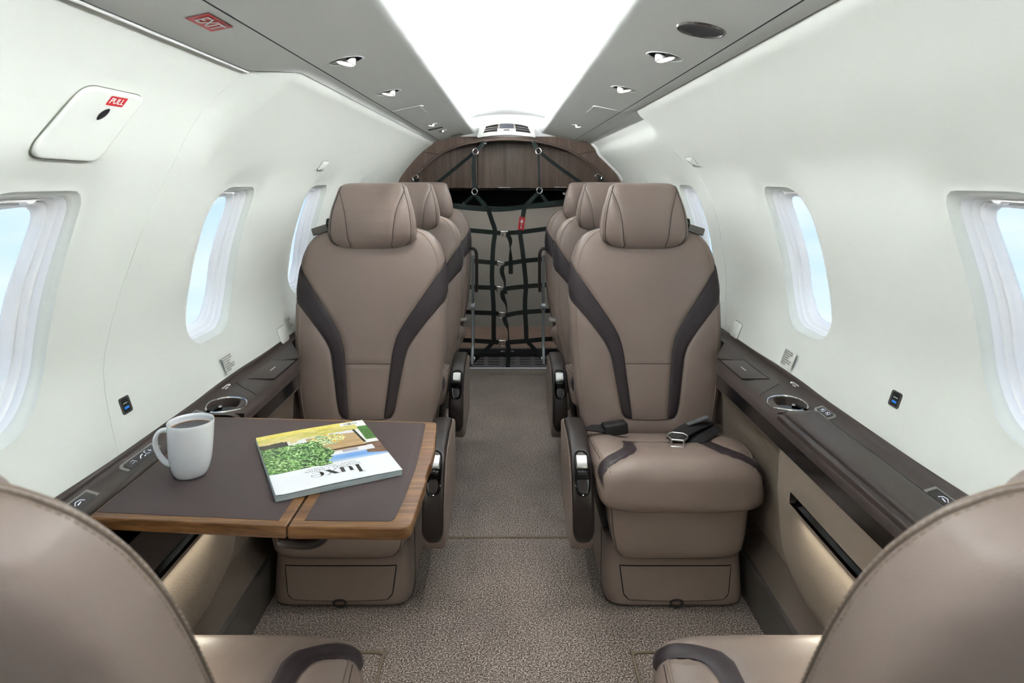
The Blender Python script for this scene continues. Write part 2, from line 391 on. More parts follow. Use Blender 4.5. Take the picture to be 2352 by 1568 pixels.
# lofted cushion bodies ----------------------------------------------------
class Loft:
    """rings of superellipses along t; a = sideways, b = outwards (front). mapf(a,b,t)->xyz"""
    def __init__(s, ts, W, H, n, mapf, disp=None, N=144):
        s.ts = np.array(ts, float); s.N = N; s.mapf = mapf; s.disp = disp
        R = []
        for t, w_, h_ in zip(s.ts, W, H):
            th = np.linspace(0, 2*PI, 721)
            nn = n(t) if callable(n) else n
            a = w_*np.sign(np.sin(th))*np.abs(np.sin(th))**(2/nn); b = h_*np.sign(np.cos(th))*np.abs(np.cos(th))**(2/nn)
            d = np.r_[0, np.cumsum(np.hypot(np.diff(a), np.diff(b)))]; q = np.linspace(0, d[-1], N+1)[:-1]
            R.append(np.stack([np.interp(q, d, a), np.interp(q, d, b)], 1))
        s.R = np.array(R); s.per = [np.sum(np.hypot(*(np.roll(r_, -1, 0)-r_).T)) for r_ in s.R]
    def raw(s, k, t):
        """fractional ring index k (0..N), param t -> (a,b)"""
        ti = np.clip(np.interp(t, s.ts, np.arange(len(s.ts))), 0, len(s.ts)-1.001); i = int(ti); ft = ti-i
        k = k % s.N; j = int(k); fk = k-j; j2 = (j+1) % s.N
        g = lambda i_: s.R[i_, j]*(1-fk)+s.R[i_, j2]*fk
        return g(i)*(1-ft)+g(min(i+1, len(s.ts)-1))*ft
    def point(s, k, t, off=0.0, d=True):
        a, b = s.raw(k, t); p = Vector(s.mapf(a, b, t))
        o = off+(float(s.disp(a, b, t)) if (d and s.disp) else 0)
        if o:
            e = 1.2; a1, b1 = s.raw(k+e, t); a0, b0 = s.raw(k-e, t); dt = .004
            a2, b2 = s.raw(k, min(t+dt, s.ts[-1])); a3, b3 = s.raw(k, max(t-dt, s.ts[0]))
            n = (Vector(s.mapf(a1, b1, t))-Vector(s.mapf(a0, b0, t))).cross(Vector(s.mapf(a2, b2, min(t+dt, s.ts[-1])))-Vector(s.mapf(a3, b3, max(t-dt, s.ts[0]))))
            if n.length > 1e-12:
                n.normalize(); c = Vector(s.mapf(0, 0, t))
                if n.dot(p-c) < 0: n = -n
                p = p+n*o
        return p
    def kof(s, a, t):
        """ring index on the front half for sideways coordinate a (may run past the edge)"""
        ti = int(np.clip(round(np.interp(t, s.ts, np.arange(len(s.ts)))), 0, len(s.ts)-1)); r = s.R[ti]; h = s.N//4+1
        w_ = r[:, 0].max(); lim = .965*w_; aa = min(abs(a), lim)
        k = np.interp(aa, r[:h, 0], np.arange(h)) + (max(0, abs(a)-lim))/(s.per[ti]/s.N)
        return k if a >= 0 else -k
    def at(s, a, t, off=0.0, d=False): return s.point(s.kof(a, t), t, off, d)
    def mesh(s, mb=None):
        mb = mb or MB(); V = []
        for i, t in enumerate(s.ts):
            P = [Vector(s.mapf(a, b, t)) for a, b in s.R[i]]
            V.append(P)
        if s.disp:
            for i, t in enumerate(s.ts):
                i0, i1 = max(i-1, 0), min(i+1, len(s.ts)-1); c = Vector(s.mapf(0, 0, t)); row = []
                for k in range(s.N):
                    o = float(s.disp(s.R[i, k, 0], s.R[i, k, 1], t))
                    if abs(o) > 1e-6 and 1 < i < len(s.ts)-2:
                        n = (Vector(s.mapf(*s.R[i, (k+1) % s.N], t))-Vector(s.mapf(*s.R[i, k-1], t))).cross(Vector(s.mapf(*s.R[i1, k], s.ts[i1]))-Vector(s.mapf(*s.R[i0, k], s.ts[i0])))
                        if n.length > 1e-12:
                            n.normalize()
                            if n.dot(V[i][k]-c) < 0: n = -n
                            V[i][k] = V[i][k]+n*o
        v = [p for r_ in V for p in r_]; f = []; N = s.N
        for i in range(len(s.ts)-1):
            for k in range(N): f.append((i*N+k, i*N+(k+1) % N, (i+1)*N+(k+1) % N, (i+1)*N+k))
        f.append(tuple(range(N))[::-1]); f.append(tuple((len(s.ts)-1)*N+k for k in range(N)))
        return mb.add(v, f)
def segdist(P, a, b):
    """distance from point to polyline P (n,2)"""
    A = P[:-1]; B = P[1:]; d = B-A; q = np.array([a, b])-A
    t = np.clip(np.sum(q*d, 1)/(np.sum(d*d, 1)+1e-12), 0, 1); e = q-d*t[:, None]
    return math.sqrt(np.min(np.sum(e*e, 1)))
def inpoly(P, x, y):
    x0, y0 = P[:, 0], P[:, 1]; x1, y1 = np.roll(x0, -1), np.roll(y0, -1)
    c = ((y0 > y) != (y1 > y)) & (x < (x1-x0)*(y-y0)/(y1-y0+1e-15)+x0)
    return bool(np.sum(c) % 2)
def stitches(mb, pts, nrm, gap=.0058, ln=.0036, r=.0006):
    P = resample(pts, max(2, int(np.sum(np.linalg.norm(np.diff(np.array(pts), axis=0), axis=1))/gap)))
    for a, b in zip(P[:-1], P[1:]):
        d = (b-a); l = np.linalg.norm(d)
        if l < 1e-6: continue
        d = d/l; c = a+d*gap*.2; mb.tube([c, c+d*ln], r, 4)
    return mb

# ================================================================== SETTING
D0, D1 = -1.15, 4.10            # cabin from the forward bulkhead to the wood arch
# --- wall profile (sideways, height) from the ledge up, standard and the deeper forward left exit panel
PA = np.array([(.716, .585), (.727, .645), (.747, .70), (.764, .75), (.7745, .80), (.773, .85), (.766, .90), (.757, .95), (.745, 1.0), (.731, 1.05), (.716, 1.10), (.705, 1.133),
               (.683, 1.178), (.655, 1.215), (.612, 1.262), (.575, 1.30), (.54, 1.332), (.505, 1.360), (.478, 1.379), (.463, 1.389), (.456, 1.399)])
PF = np.array([(.716, .585), (.727, .645), (.747, .70), (.764, .75), (.7745, .80), (.773, .85), (.766, .90), (.757, .95), (.745, 1.0), (.731, 1.05), (.716, 1.10), (.705, 1.133),
               (.691, 1.17), (.675, 1.21), (.657, 1.25), (.64, 1.28), (.622, 1.31), (.602, 1.337), (.585, 1.358), (.572, 1.373), (.560, 1.386)])
def dens(P, n):
    Q = smoothpath(P, n*(len(P)-1)); return Q
PAd = dens(PA, 6); PFd = dens(PF, 6)
qA = np.r_[0, np.cumsum(np.linalg.norm(np.diff(PAd, axis=0), axis=1))]; QMAX = float(qA[-1])
def q_of_z(z): return float(np.interp(z, PAd[:, 1], qA))
def z_of_q(q): return float(np.interp(q, qA, PAd[:, 1]))
SH = {-1: -.010, 1: .008}
WIN = {-1: [-.36, .37, 1.10, 1.845, 2.58, 3.30], 1: [-.36, .37, 1.10, 1.875, 2.80, 3.53]}    # aft edges of the openings
WW = .262; ZB, ZT = .738, 1.140
rr_out = contour_r([(x, y) for x, y in roundrect(-WW/2, WW/2, -(ZT-ZB)/2, (ZT-ZB)/2, (.060, .110, .034, .105))])
def winr(t): return rr_out(t)
def flare(D, z, s):
    o = 0.0
    for e in WIN[s]:
        cu = e-WW/2; cz = (ZT+ZB)/2; du, dz = D-cu, z-cz
        if abs(du) > .4 or abs(dz) > .45: continue
        d = math.hypot(du, dz)-winr(math.atan2(dz, du))
        if d < 0: d = 0
        wd = .034 if dz > 0 else .034+.045*min(1, -dz/.19)
        o += .016*math.exp(-(d/wd)**1.7)
    return o
def wall_pt(D, q, s, fl=True):
    i = np.interp(q, qA, np.arange(len(qA)))
    xa, za = np.interp(i, np.arange(len(PAd)), PAd[:, 0]), np.interp(i, np.arange(len(PAd)), PAd[:, 1])
    if s < 0:
        b = 1-float(sstep(1.395, 1.475, D))
        if b > 0:
            xf, zf = np.interp(i, np.arange(len(PFd)), PFd[:, 0]), np.interp(i, np.arange(len(PFd)), PFd[:, 1])
            xa = xa*(1-b)+xf*b; za = za*(1-b)+zf*b
    if s < 0 and za > 1.30: k = float(sstep(1.30, 1.40, za))*float(sstep(1.395, 1.475, D)); xa += .012*k; za -= .006*k
    if s > 0:
        b = float(sstep(2.30, 2.50, D))      # the right soffit steps out aft of the third window
        if b > 0:
            k = float(sstep(1.30, 1.40, za)); xa += .062*b*k; za -= .014*b*k
    x = xa+SH[s]*(1 if za < 1.2 else max(0, 1-(za-1.2)/.1))
    if fl and za < 1.33: x += flare(D, za, s)
    return Vector((s*x, D, za))
def wall_find(px, py, s):
    """where the ray through an image point meets the wall"""
    best = None
    for q in np.linspace(0, QMAX, 400):
        p = wall_pt(1.2, q, s, False)
        D = (p.x)*F/(px-VX)
        for _ in range(3):
            p = wall_pt(D, q, s, False); D = p.x*F/(px-VX)
        y = VY-(p.z-EYE)*F/D
        if best is None or abs(y-py) < best[0]: best = (abs(y-py), D, q, p)
    return best[1], best[2], best[3]
def wall_normal(D, q, s):
    a = wall_pt(D, q+.004, s, False)-wall_pt(D, q-.004, s, False); n = a.cross(Vector((0, 1, 0))).normalized()
    if n.x*s > 0: n = -n
    return n         # towards the cabin
def on_wall(D, q, s, off): return wall_pt(D, q, s, False)+wall_normal(D, q, s)*off

qv = [0]+[float(v) for v in np.linspace(.02, QMAX, 62)]
wallobj = {}
wn = 0
for s, side in ((-1, 'left'), (1, 'right')):
    pt = []
    qb, qt = q_of_z(ZB), q_of_z(ZT); cq = (qb+qt)/2; hq = (qt-qb)/2
    def rq(t, k=hq/((ZT-ZB)/2)): return winr(t)*1.0
    for e in WIN[s]:
        cu = e-WW/2
        pt.append(dict(u0=cu-.265, u1=cu+.265, v0=max(.03, cq-.30), v1=cq+.30, cu=cu, cv=cq, r=rq, nb=16, pw=1.9,
                       rings=[(.001, .003), (.003, .007), (.006, .0095), (.009, .0115), (.011, .016), (.012, .024)]))
    us = list(np.arange(D0, D1+.001, .03)) + ([1.40, 1.42, 1.44, 1.46, 1.475] if s < 0 else [2.30, 2.34, 2.38, 2.42, 2.46, 2.50])
    us = [min(u, D1) for u in us]+[D1]
    V, Fc, loops = surf_grid(us, qv, lambda u, v, s=s: wall_pt(u, v, s), pt, push=lambda u, v, s=s: Vector((s, 0, 0)))
    wo = meshobj('wall_'+side, V, Fc, M_wall, sharp=50); tag(wo, kind='structure'); wallobj[s] = wo
    # windows
    for e, (th, ct) in zip(WIN[s], loops):
        if e < .5: lowdet = True
        wn += 1
        cu = e-WW/2
        wroot = empty('window_%d' % wn, (0, 0, 0)); tag(wroot, kind='structure')
        def ringobj(name, prof, m, cap=False):
            V = []; Fc = []; n = len(th)
            for ins, dep in prof:
                for t, (x, y, rr) in zip(th, ct):
                    r2 = rr-ins; uu = cu+r2*math.cos(t); vv = cq+r2*math.sin(t)
                    base = wall_pt(uu, vv, s, True) if False else wall_pt(uu, vv, s, False)+Vector((s*.016, 0, 0))
                    V.append(base+Vector((s*dep, 0, 0)))
            for i in range(len(prof)-1):
                for k in range(n): Fc.append((i*n+k, i*n+(k+1) % n, (i+1)*n+(k+1) % n, (i+1)*n+k))
            if cap: Fc.append(tuple((len(prof)-1)*n+k for k in range(n)))
            return meshobj(name, V, Fc, m, wroot, sharp=60)
        ringobj('reveal_liner', [(.0105, .017), (.0125, .0185), (.0135, .030), (.0135, .0325)], M_white)
        ringobj('inner_frame', [(.0135, .0315), (.0165, .032), (.0185, .036), (.0195, .043), (.021, .045), (.0215, .043)], M_white)
        ringobj('outer_frame', [(.0215, .0435), (.0245, .044), (.0265, .049), (.0275, .057), (.030, .0585), (.0315, .064)], M_white)
        ringobj('pane', [(.026, .060), (.09, .060), (.13, .060)], M_glass, cap=True)
        # shade pull tucked at the top of the reveal
        sh = MB(); zc = ZT-.014
        xw = wall_pt(cu, q_of_z(1.12), s, False).x+s*.040
        P = [(cu-.062, zc+.012), (cu-.062, zc-.004), (cu-.050, zc-.012), (cu-.040, zc-.013), (cu-.034, zc-.009), (cu+.034, zc-.009), (cu+.040, zc-.013), (cu+.050, zc-.012), (cu+.062, zc-.004), (cu+.062, zc+.012)]
        sh.slab(P, min(xw, xw+s*.016), max(xw, xw+s*.016), .003)
        sh.build('shade_pull', M_white, wroot)
# panel seams in the liners
def seam_on_wall(s, pts, n=30, r=.0007, off=.0002):
    P = smoothpath([(D, q) for D, q in pts], n); return MB().tube([on_wall(a, b, s, off) for a, b in P], r, 6)
sl = [(1.392, QMAX-.002), (1.372, QMAX-.06), (1.348, QMAX-.13), (1.325, q_of_z(1.23)), (1.302, q_of_z(1.12)), (1.265, q_of_z(.95)), (1.245, q_of_z(.85)), (1.225, q_of_z(.76)), (1.20, q_of_z(.64))]
M_linerseam = mat('liner_seam', (212, 215, 208), .7)
seam_on_wall(-1, sl, r=.0005).build('panel_seam', M_linerseam, wallobj[-1])
sl = []
for px, py in ((1545, 345), (1587, 383), (1622, 430), (1642, 479), (1660, 570), (1668, 657), (1667, 750)):
    D, q, p = wall_find(px, py, 1); sl.append((D, q))
seam_on_wall(1, sl, r=.0012).build('panel_seam', M_linerseam, wallobj[1])

# --- floor
fl = MB(); n = 2
fl.add([(-.80, D0, 0), (.80, D0, 0), (.80, 4.02, 0), (-.80, 4.02, 0)], [(0, 1, 2, 3)])
floor = fl.build('floor', M_carpet, smooth=False); tag(floor, kind='structure')
M_bind = mat('carpet_binding', (118, 106, 90), .7)
b = MB(); b.tube([(-.30, 2.106, .0015), (.30, 2.106, .0015)], .0028, 8); b.tube([(-.60, 2.112, .001), (.60, 2.112, .001)], .0022, 6)
b.build('carpet_binding', M_bind, floor)
for s in (-1, 1):
    b = MB(); b.tube(smoothpath([(s*.302, D0+.3, .002), (s*.302, 1.0, .002), (s*.302, 1.55, .002), (s*.306, 1.585, .002), (s*.33, 1.592, .002), (s*.36, 1.592, .002)], 40), .0035, 8)
    b.build('carpet_binding', M_bind, floor)
# --- ceiling vault
def strip(profile, d0, d1, nd=2):
    """profile: list of (x,z) swept along the cabin"""
    v = []; f = []; m = len(profile); ds = np.linspace(d0, d1, nd)
    for d in ds:
        for x, z in profile: v.append((x, d, z))
    for i in range(nd-1):
        for k in range(m-1): f.append((i*m+k, i*m+k+1, (i+1)*m+k+1, (i+1)*m+k))
    return v, f
arc = [(.31*math.sin(a), 1.495+.075*(math.cos(a*.98)-math.cos(PI/2*.98))) for a in np.linspace(-PI/2, PI/2, 41)]
prof = [(-.20, 1.490), (-.24, 1.487), (-.31, 1.487)]+arc+[(.31, 1.487), (.24, 1.487), (.20, 1.490)]
v, f = strip(prof, D0, D1, 3)
ceil = meshobj('ceiling', v, f, M_ceil); tag(ceil, kind='structure')
# --- overhead side panels with lamp wells
LAMPS = {-1: [(1.463, .363, .039, ''), (1.98, .363, .037, ''), (3.10, .363, .029, ''), (3.51, .357, .026, '')],
         1: [(1.428, .343, .039, ''), (1.927, .343, .037, ''), (3.20, .343, .029, '')]}
for s, nme in ((-1, 'trim_1'), (1, 'trim_2')):
    xo = .428 if s < 0 else .415
    prof = [(.199, 1.492), (.1955, 1.488), (.1965, 1.478), (.199, 1.468), (.203, 1.459), (.209, 1.4525), (.217, 1.449), (.228, 1.447)]
    prof += [(.228+(xo-.228)*k/14, 1.447-.0415*k/14) for k in range(1, 15)]
    pd = np.array(prof); pq = np.r_[0, np.cumsum(np.linalg.norm(np.diff(pd, axis=0), axis=1))]
    def pf(u, v, s=s, pd=pd, pq=pq): return Vector((s*float(np.interp(v, pq, pd[:, 0])), u, float(np.interp(v, pq, pd[:, 1]))))
    pts = []
    for D, X, R, _ in LAMPS[s]:
        cv = float(np.interp(X, pd[7:, 0], pq[7:]))
        pts.append(dict(u0=D-.055, u1=D+.055, v0=cv-.05, v1=min(cv+.05, float(pq[-1])-.001), cu=D, cv=cv, r=lambda t, R=R: R, nb=5, pw=1.2,
                        rings=[(.001, .0015), (.003, .004), (.004, .010), (.005, .030)], cap=True))
    us = list(np.arange(D0, D1, .11))+[D1]+[p['u0']+.11*k/6 for p in pts for k in range(7)]
    V, Fc, _ = surf_grid(us, list(pq)+[p['v0']+(p['v1']-p['v0'])*k/6 for p in pts for k in range(7)], pf, pts, push=lambda u, v: Vector((0, 0, 1)))
    o = meshobj(nme, V, Fc, M_panel, sharp=40); tag(o, kind='structure')
    # closing shelf behind the cove lip so no light leaks sideways
# dark reveal line + soffits
def soffit(nme, s, ds, inner, outer_fn, drop=0.0):
    """soffit between the overhead panel and the wall liner"""
    V = []; Fc = []; m = 17
    for D in ds:
        top = wall_pt(D, QMAX, s, False); xi, zi = inner
        xo, zo = abs(top.x), top.z
        for k in range(m):
            t = k/(m-1); x = xi+(xo-xi)*t; z = zi+(zo-zi)*t
            wide = float(sstep(.05, .09, xo-xi)); z += .003*math.sin(PI*t)*(1-wide)
            zw = zi-.004*t-(zi-.004-zo)*float(np.clip((t-.55)/.45, 0, 1))**1.7; z = z*(1-wide)+zw*wide
            V.append((s*x, D, z))
    for i in range(len(ds)-1):
        for k in range(m-1): Fc.append((i*m+k, i*m+k+1, (i+1)*m+k+1, (i+1)*m+k))
    o = meshobj(nme, V, Fc, M_panel, sharp=45); tag(o, kind='structure'); return o
dsl = list(np.arange(D0, 1.39, .1))+[1.395, 1.41, 1.425, 1.44, 1.455, 1.475]+list(np.arange(1.55, D1, .15))+[D1]
sof_l = soffit('trim_3', -1, dsl, (.4305, 1.4045), None)
dsr = list(np.arange(D0, 2.25, .15))+[2.30, 2.34, 2.38, 2.42, 2.46, 2.50]+list(np.arange(2.6, D1, .15))+[D1]
sof_r = soffit('trim_4', 1, dsr, (.4175, 1.4045), None)
for s, xi, zi in ((-1, .4292, 1.4095), (1, .4162, 1.4095)):
    V, Fc = strip([(s*(xi-.006), zi-.001), (s*(xi+.006), zi-.003)], D0, D1, 2); meshobj('shadow_gap', V, Fc, M_seam, sof_l if s < 0 else sof_r, smooth=False)
# edge bead where soffit meets wall
for s, ds, so in ((-1, dsl, sof_l), (1, dsr, sof_r)):
    pth = [wall_pt(D, QMAX, s, False)+Vector((-s*.001, 0, .001)) for D in ds]
    MB().tube(pth, .0014, 6).build('edge_line', mat('edge_line_grey', (120, 122, 118), .6) if 'edge_line_grey' not in MATS else MATS['edge_line_grey'], so)
# pale lip below the soffit edge on the left exit panel
MB().tube([wall_pt(D, QMAX, -1, False)+Vector((.004, 0, -.004)) for D in dsl if D < 1.40], .0026, 8).build('pale_lip', M_white, sof_l)

# --- bulkheads that close the cabin behind the camera and the baggage bay
fw = MB()      # forward bulkhead, unseen, with an opening added so sky light fills the cabin
for x0, x1, z0, z1 in ((-.9, -.60, -.05, 1.7), (.60, .9, -.05, 1.7), (-.60, .60, -.05, .80), (-.60, .60, 1.36, 1.7)):
    fw.add([(x0, D0, z0), (x1, D0, z0), (x1, D0, z1), (x0, D0, z1)], [(0, 1, 2, 3)])
o = fw.build('wall_front', M_wall, smooth=False); tag(o, kind='structure')
o = MB().add([(-.95, 5.2, -.05), (.95, 5.2, -.05), (.95, 5.2, 1.7), (-.95, 5.2, 1.7)], [(0, 1, 2, 3)]).build('wall_back', M_void, smooth=False); tag(o, kind='structure')
bay = MB(); v, f = strip([(-.80, .0), (-.80, 1.0), (-.70, 1.35), (-.4, 1.5), (0, 1.55), (.4, 1.5), (.70, 1.35), (.80, 1.0), (.80, 0)], D1, 5.2, 2); bay.add(v, f)
o = bay.build('wall_baggage', M_mblack, smooth=False); tag(o, kind='structure')
o = MB().add([(-.80, 4.16, .09), (.80, 4.16, .09), (.80, 5.2, .09), (-.80, 5.2, .09)], [(0, 1, 2, 3)]).build('floor_baggage', M_carpet2, smooth=False); tag(o, kind='structure')

# ================================================================== LEDGES and SIDE PANELS
def xin(u): return float(np.interp(u, [1.88, 1.96, 2.05, 2.12], [.60, .624, .667, .702]))
def ledge(s):
    side = 'left' if s < 0 else 'right'
    dx = SH[s]
    root = empty('side_ledge', (s*.66, 1.5, 0), 'dark brown plastic side ledge under the windows of the %s wall' % side, 'side ledge')
    P = root.location
    full = [(.601, .596), (.604, .606), (.609, .614), (.618, .620), (.634, .6235), (.665, .6245), (.698, .626), (.711, .6295), (.720, .636), (.7265, .645), (.752, .651)]
    narrow = [(.671, .59), (.672, .612), (.675, .621), (.682, .625), (.698, .627), (.711, .6295), (.720, .636), (.7265, .645), (.752, .651)]
    dcut = 1.485
    d_a = dcut if s < 0 else D0
    pd = smoothpath([(x+dx*(x-.6)/.127, z) for x, z in full], 60); pq = np.r_[0, np.cumsum(np.linalg.norm(np.diff(pd, axis=0), axis=1))]
    def lf(u, v):
        x = float(np.interp(v, pq, pd[:, 0])); x = max(x, xin(u)); return Vector((s*x, u, float(np.interp(v, pq, pd[:, 1]))))-Vector(P)
    cD = 1.545 if s > 0 else 1.532
    cX = .668; cv = float(np.interp(cX, pd[:, 0], pq))
    almond = contour_r([(.052*math.cos(a)*(1-.05*math.sin(a)), .034*math.copysign(abs(math.sin(a))**.85, math.sin(a))) for a in np.linspace(0, 2*PI, 90)[:-1]])
    pt = [dict(u0=cD-.062, u1=cD+.062, v0=cv-.042, v1=cv+.042, cu=cD, cv=cv, r=almond, nb=4, pw=1.1, rings=[(.001, .001), (.002, .004), (.003, .030)], cap=True)]
    us = [d_a, 1.88, 1.92, 1.96, 2.0, 2.05, 2.12]+list(np.arange(max(d_a, D0)+.1, D1, .1))+[D1]+[pt[0]['u0']+.124*k/12 for k in range(13)]
    vs = list(pq[::2])+[float(pq[-1])]+[pt[0]['v0']+.084*k/8 for k in range(9)]
    V, Fc, _ = surf_grid(us, vs, lf, pt, push=lambda u, v: Vector((0, 0, -1)))
    meshobj('ledge_top', V, Fc, M_ledge, root, sharp=40)
    # cup well: rim, floor, thumb notch
    rim = [lf(cD+almond(a)*math.cos(a), cv+almond(a)*math.sin(a))+Vector((0, 0, .0012)) for a in np.linspace(0, 2*PI, 73)[:-1]]
    cup = MB().tube(rim, .0024, 8, closed=True).build('cup_holder', M_chrome, root)
    bt = [lf(cD+(almond(a)-.004)*math.cos(a), cv+(almond(a)-.004)*math.sin(a))+Vector((0, 0, -.020)) for a in np.linspace(0, 2*PI, 73)[:-1]]
    MB().add(bt, [tuple(range(72))]).build('cup_floor', M_cup, cup, smooth=False)
    fg = [lf(cD-.052, cv+.012), lf(cD-.040, cv+.010), lf(cD-.026, cv+.006), lf(cD-.017, cv-.001)]
    MB().tube(smoothpath([p+Vector((0, 0, .0005)) for p in fg], 20), [.006]*4+[.0075]*17, 10).build('cup_grip', M_black, cup)
    # black gloss strip under the edge
    st = MB(); z0, z1 = .563, .598
    xa, xb = .5975, .6035
    V = []; Fc = []; dd = [D0 if s > 0 else dcut, 1.88, 1.92, 1.96, 2.0, 2.05, 2.12, D1]
    for d in dd:
        e_ = max(0, xin(d)-.60)
        for x, z in ((xa+.004, z0-.003), (xa, z0), (xb, z1), (xb+.008, z1+.004)): V.append((s*(x+e_)-P[0], d-P[1], z))
    for q in range(len(dd)-1):
        for k in range(3): Fc.append((q*4+k, q*4+k+1, q*4+k+5, q*4+k+4))
    st.add(V, Fc).build('gloss_strip', M_black, root)
    # cross joint and table-latch flap with pulls
    jq = [float(np.interp(x, pd[:, 0], pq)) for x in np.linspace(.622, .702, 14)]
    jd = np.linspace(1.612, 1.69, 14)
    MB().tube([lf(d, q)+Vector((0, 0, .0001)) for d, q in zip(jd, jq)], .0008, 5).build('joint_line', M_void, root)
    fr = [(1.735, .622), (1.735, .692), (1.912, .692), (1.912, .622)]
    zz = .6248
    fm = MB(); fm.slab([(s*x-P[0], d-P[1]) for d, x in fr], zz-.004, zz+.0016, .0012, axis='z'); flap = fm.build('access_flap', M_ledge, root)
    g = MB()
    c = [Vector((s*x, d, zz+.0004))-Vector(P) for d, x in [(1.7335, .6205), (1.7335, .6935), (1.9135, .6935), (1.9135, .6205)]]
    g.tube(c, .0011, 5, closed=True); g.build('flap_gap', M_void, root)
    MB().slab([(s*.640-P[0], 1.905-P[1]), (s*.624-P[0], 1.905-P[1]), (s*.622-P[0], 1.935-P[1]), (s*.634-P[0], 1.932-P[1]), (s*.664-P[0], 1.914-P[1])], zz-.002, zz+.0012, .0003, axis='z').build('finger_pull', M_void, root)
    MB().slab([(s*.662-P[0], 1.742-P[1]), (s*.630-P[0], 1.742-P[1]), (s*.626-P[0], 1.728-P[1]), (s*.650-P[0], 1.730-P[1])], zz-.002, zz+.0012, .0003, axis='z').build('finger_pull', M_void, root)
    tx = MB()
    text_on(tx, 'OXYGEN MASK', .0055, lambda a, b_: Vector((s*.657-P[0]+s*(-b_)*-1*0+s*b_*(-1)*-1*0, 0, 0)) if False else Vector((s*(.657+b_*(1 if s > 0 else 1))-P[0], 1.825+a*(-s)-P[1], zz+.0018)), bold=.0003)
    tx.build('flap_lettering', M_print, root, smooth=False)
    # little arrow notice on the up-stand
    tx = MB(); aD = 1.655 if s > 0 else 1.64
    nq = float(np.interp(.7175+dx, pd[:, 0], pq))
    def lw(a, b_): return lf(aD-s*a, nq+b_)+Vector((-s*.0011, 0, .0013))
    text_on(tx, 'PULL DOWN FOR', .0042, lw, bold=.0002, oy=.0028, ox=(.0055 if s > 0 else -.0055)); text_on(tx, 'LIFE VEST', .0042, lw, bold=.0002, oy=-.0028, ox=(.0055 if s > 0 else -.0055))
    ax = -.014 if s > 0 else .014; sg = -1 if s > 0 else 1
    tx.add([lw(ax-sg*.006, .0012), lw(ax, .0012), lw(ax, .004), lw(ax+sg*.007, 0), lw(ax, -.004), lw(ax, -.0012), lw(ax-sg*.006, -.0012)], [tuple(range(7))])
    tx.build('arrow_notice', M_print, root, smooth=False)
    # control pads
    def pad(D, ln, wd, X, icons, nm='control_pad'):
        q = float(np.interp(X+dx, pd[:, 0], pq)); tilt = math.atan2(.010, .03)
        def lp(a, b_, h=0): 
            p = lf(D+a, q)+Vector((s*b_, 0, b_*.30)); return p+Vector((-s*.25*h, 0, h))
        def plate(l, w_, h0, h1, ch):
            o_ = [(-l, -w_), (l-ch, -w_), (l, -w_+ch*.6), (l, w_), (-l+ch, w_), (-l, w_-ch*.6)]
            m = MB(); k = len(o_)
            m.add([lp(a, b_, h0) for a, b_ in o_]+[lp(a*.985, b_*.95, h1) for a, b_ in o_], [tuple(range(k, 2*k))]+[(i, (i+1) % k, k+(i+1) % k, k+i) for i in range(k)]); return m
        pr = plate(ln/2, wd/2, -.002, .0022, .010).build(nm, M_padframe, root, sharp=20)
        plate(ln/2-.009, wd/2-.0045, .001, .0032, .006).build('key', M_dark, pr, sharp=20)
        im = MB()
        for ic in icons:
            pts, r_ = ic
            im.tube([lp(a, b_, .0036) for a, b_ in pts], r_*.62, 4)
        im.build('lit_symbol', M_icon, pr)
    seat_ic = lambda a0: [([(a0-.006, .005), (a0-.007, -.004), (a0+.001, -.004)], .0007), ([(a0-.002, .005), (a0+.004, .004), (a0+.005, -.002)], .0007), ([(a0-.002, -.001), (a0+.002, .002)], .0014)]
    if s > 0:
        pad(1.47, .072, .026, .706, seat_ic(-.011)+seat_ic(.011)); pad(1.065, .085, .030, .704, [([(-.010, .0), (-.002, .005), (.008, .004), (.012, -.002)], .0009), ([(-.006, -.002), (.004, 0)], .0016)])
    else:
        pad(1.455, .050, .024, .706, seat_ic(0)); pad(1.235, .115, .028, .704, [([(.022, .005), (.016, .006), (.014, -.002), (.020, -.005)], .0007), ([(.028, .004), (.028, -.004)], .0007), ([(.024, 0), (.032, 0)], .0007), ([(-.008, -.003), (0, .002), (.008, .003)], .0014), ([(-.030, .004), (-.022, .005), (-.020, -.003)], .0007), ([(-.032, -.001), (-.025, -.001)], .0007), ([(.004, -.004), (.008, -.003)], .0016)])
        pad(1.055, .085, .030, .704, [([(-.010, .0), (-.002, .005), (.008, .004), (.012, -.002)], .0009), ([(-.006, -.002), (.004, 0)], .0016)])
    if s > 0:
        # padded storage lid, with a rolled front edge
        ts = np.r_[.968, .970, .975, .985, np.linspace(1.0, 1.455, 12), 1.468, 1.476, 1.480]
        def mk(x0, x1, zb, zt, nm, m):
            Wd = [(x1-x0)/2*k for k in [.80, .88, .95, .985]+[1]*12+[.98, .93, .82]]; H = [(zt-zb)/2*k for k in [.3, .6, .85, .97]+[1]*12+[.96, .8, .4]]
            def mf(a, b_, t): return (s*((x0+x1)/2+a)-P[0], t-P[1], (zt+zb)/2+b_+(.004 if nm == 'storage_lid' else 0)*(a/(x1-x0)))
            Loft(ts, Wd, H, 5, mf, N=60).mesh().build(nm, m, root)
        mk(.6245, .6960, .612, .6335, 'storage_lid', M_ledge)
        mk(.6075, .6215, .605, .6235, 'lid_front_roll', M_ledge)
        MB().tube([Vector((s*x, d, z))-Vector(P) for x, d, z in [(.614, 1.487, .6215), (.690, 1.487, .6265), (.7005, 1.478, .6275), (.7005, .95, .6275)]], .0012, 6).build('lid_gap', M_void, root)
    else:
        V, Fc = strip([(s*(x+dx*(x-.6)/.127)-P[0], z) for x, z in smoothpath(narrow, 48)], D0-P[1], dcut-P[1], 2)
        meshobj('ledge_back_rail', V, Fc, M_ledge, root, sharp=40)
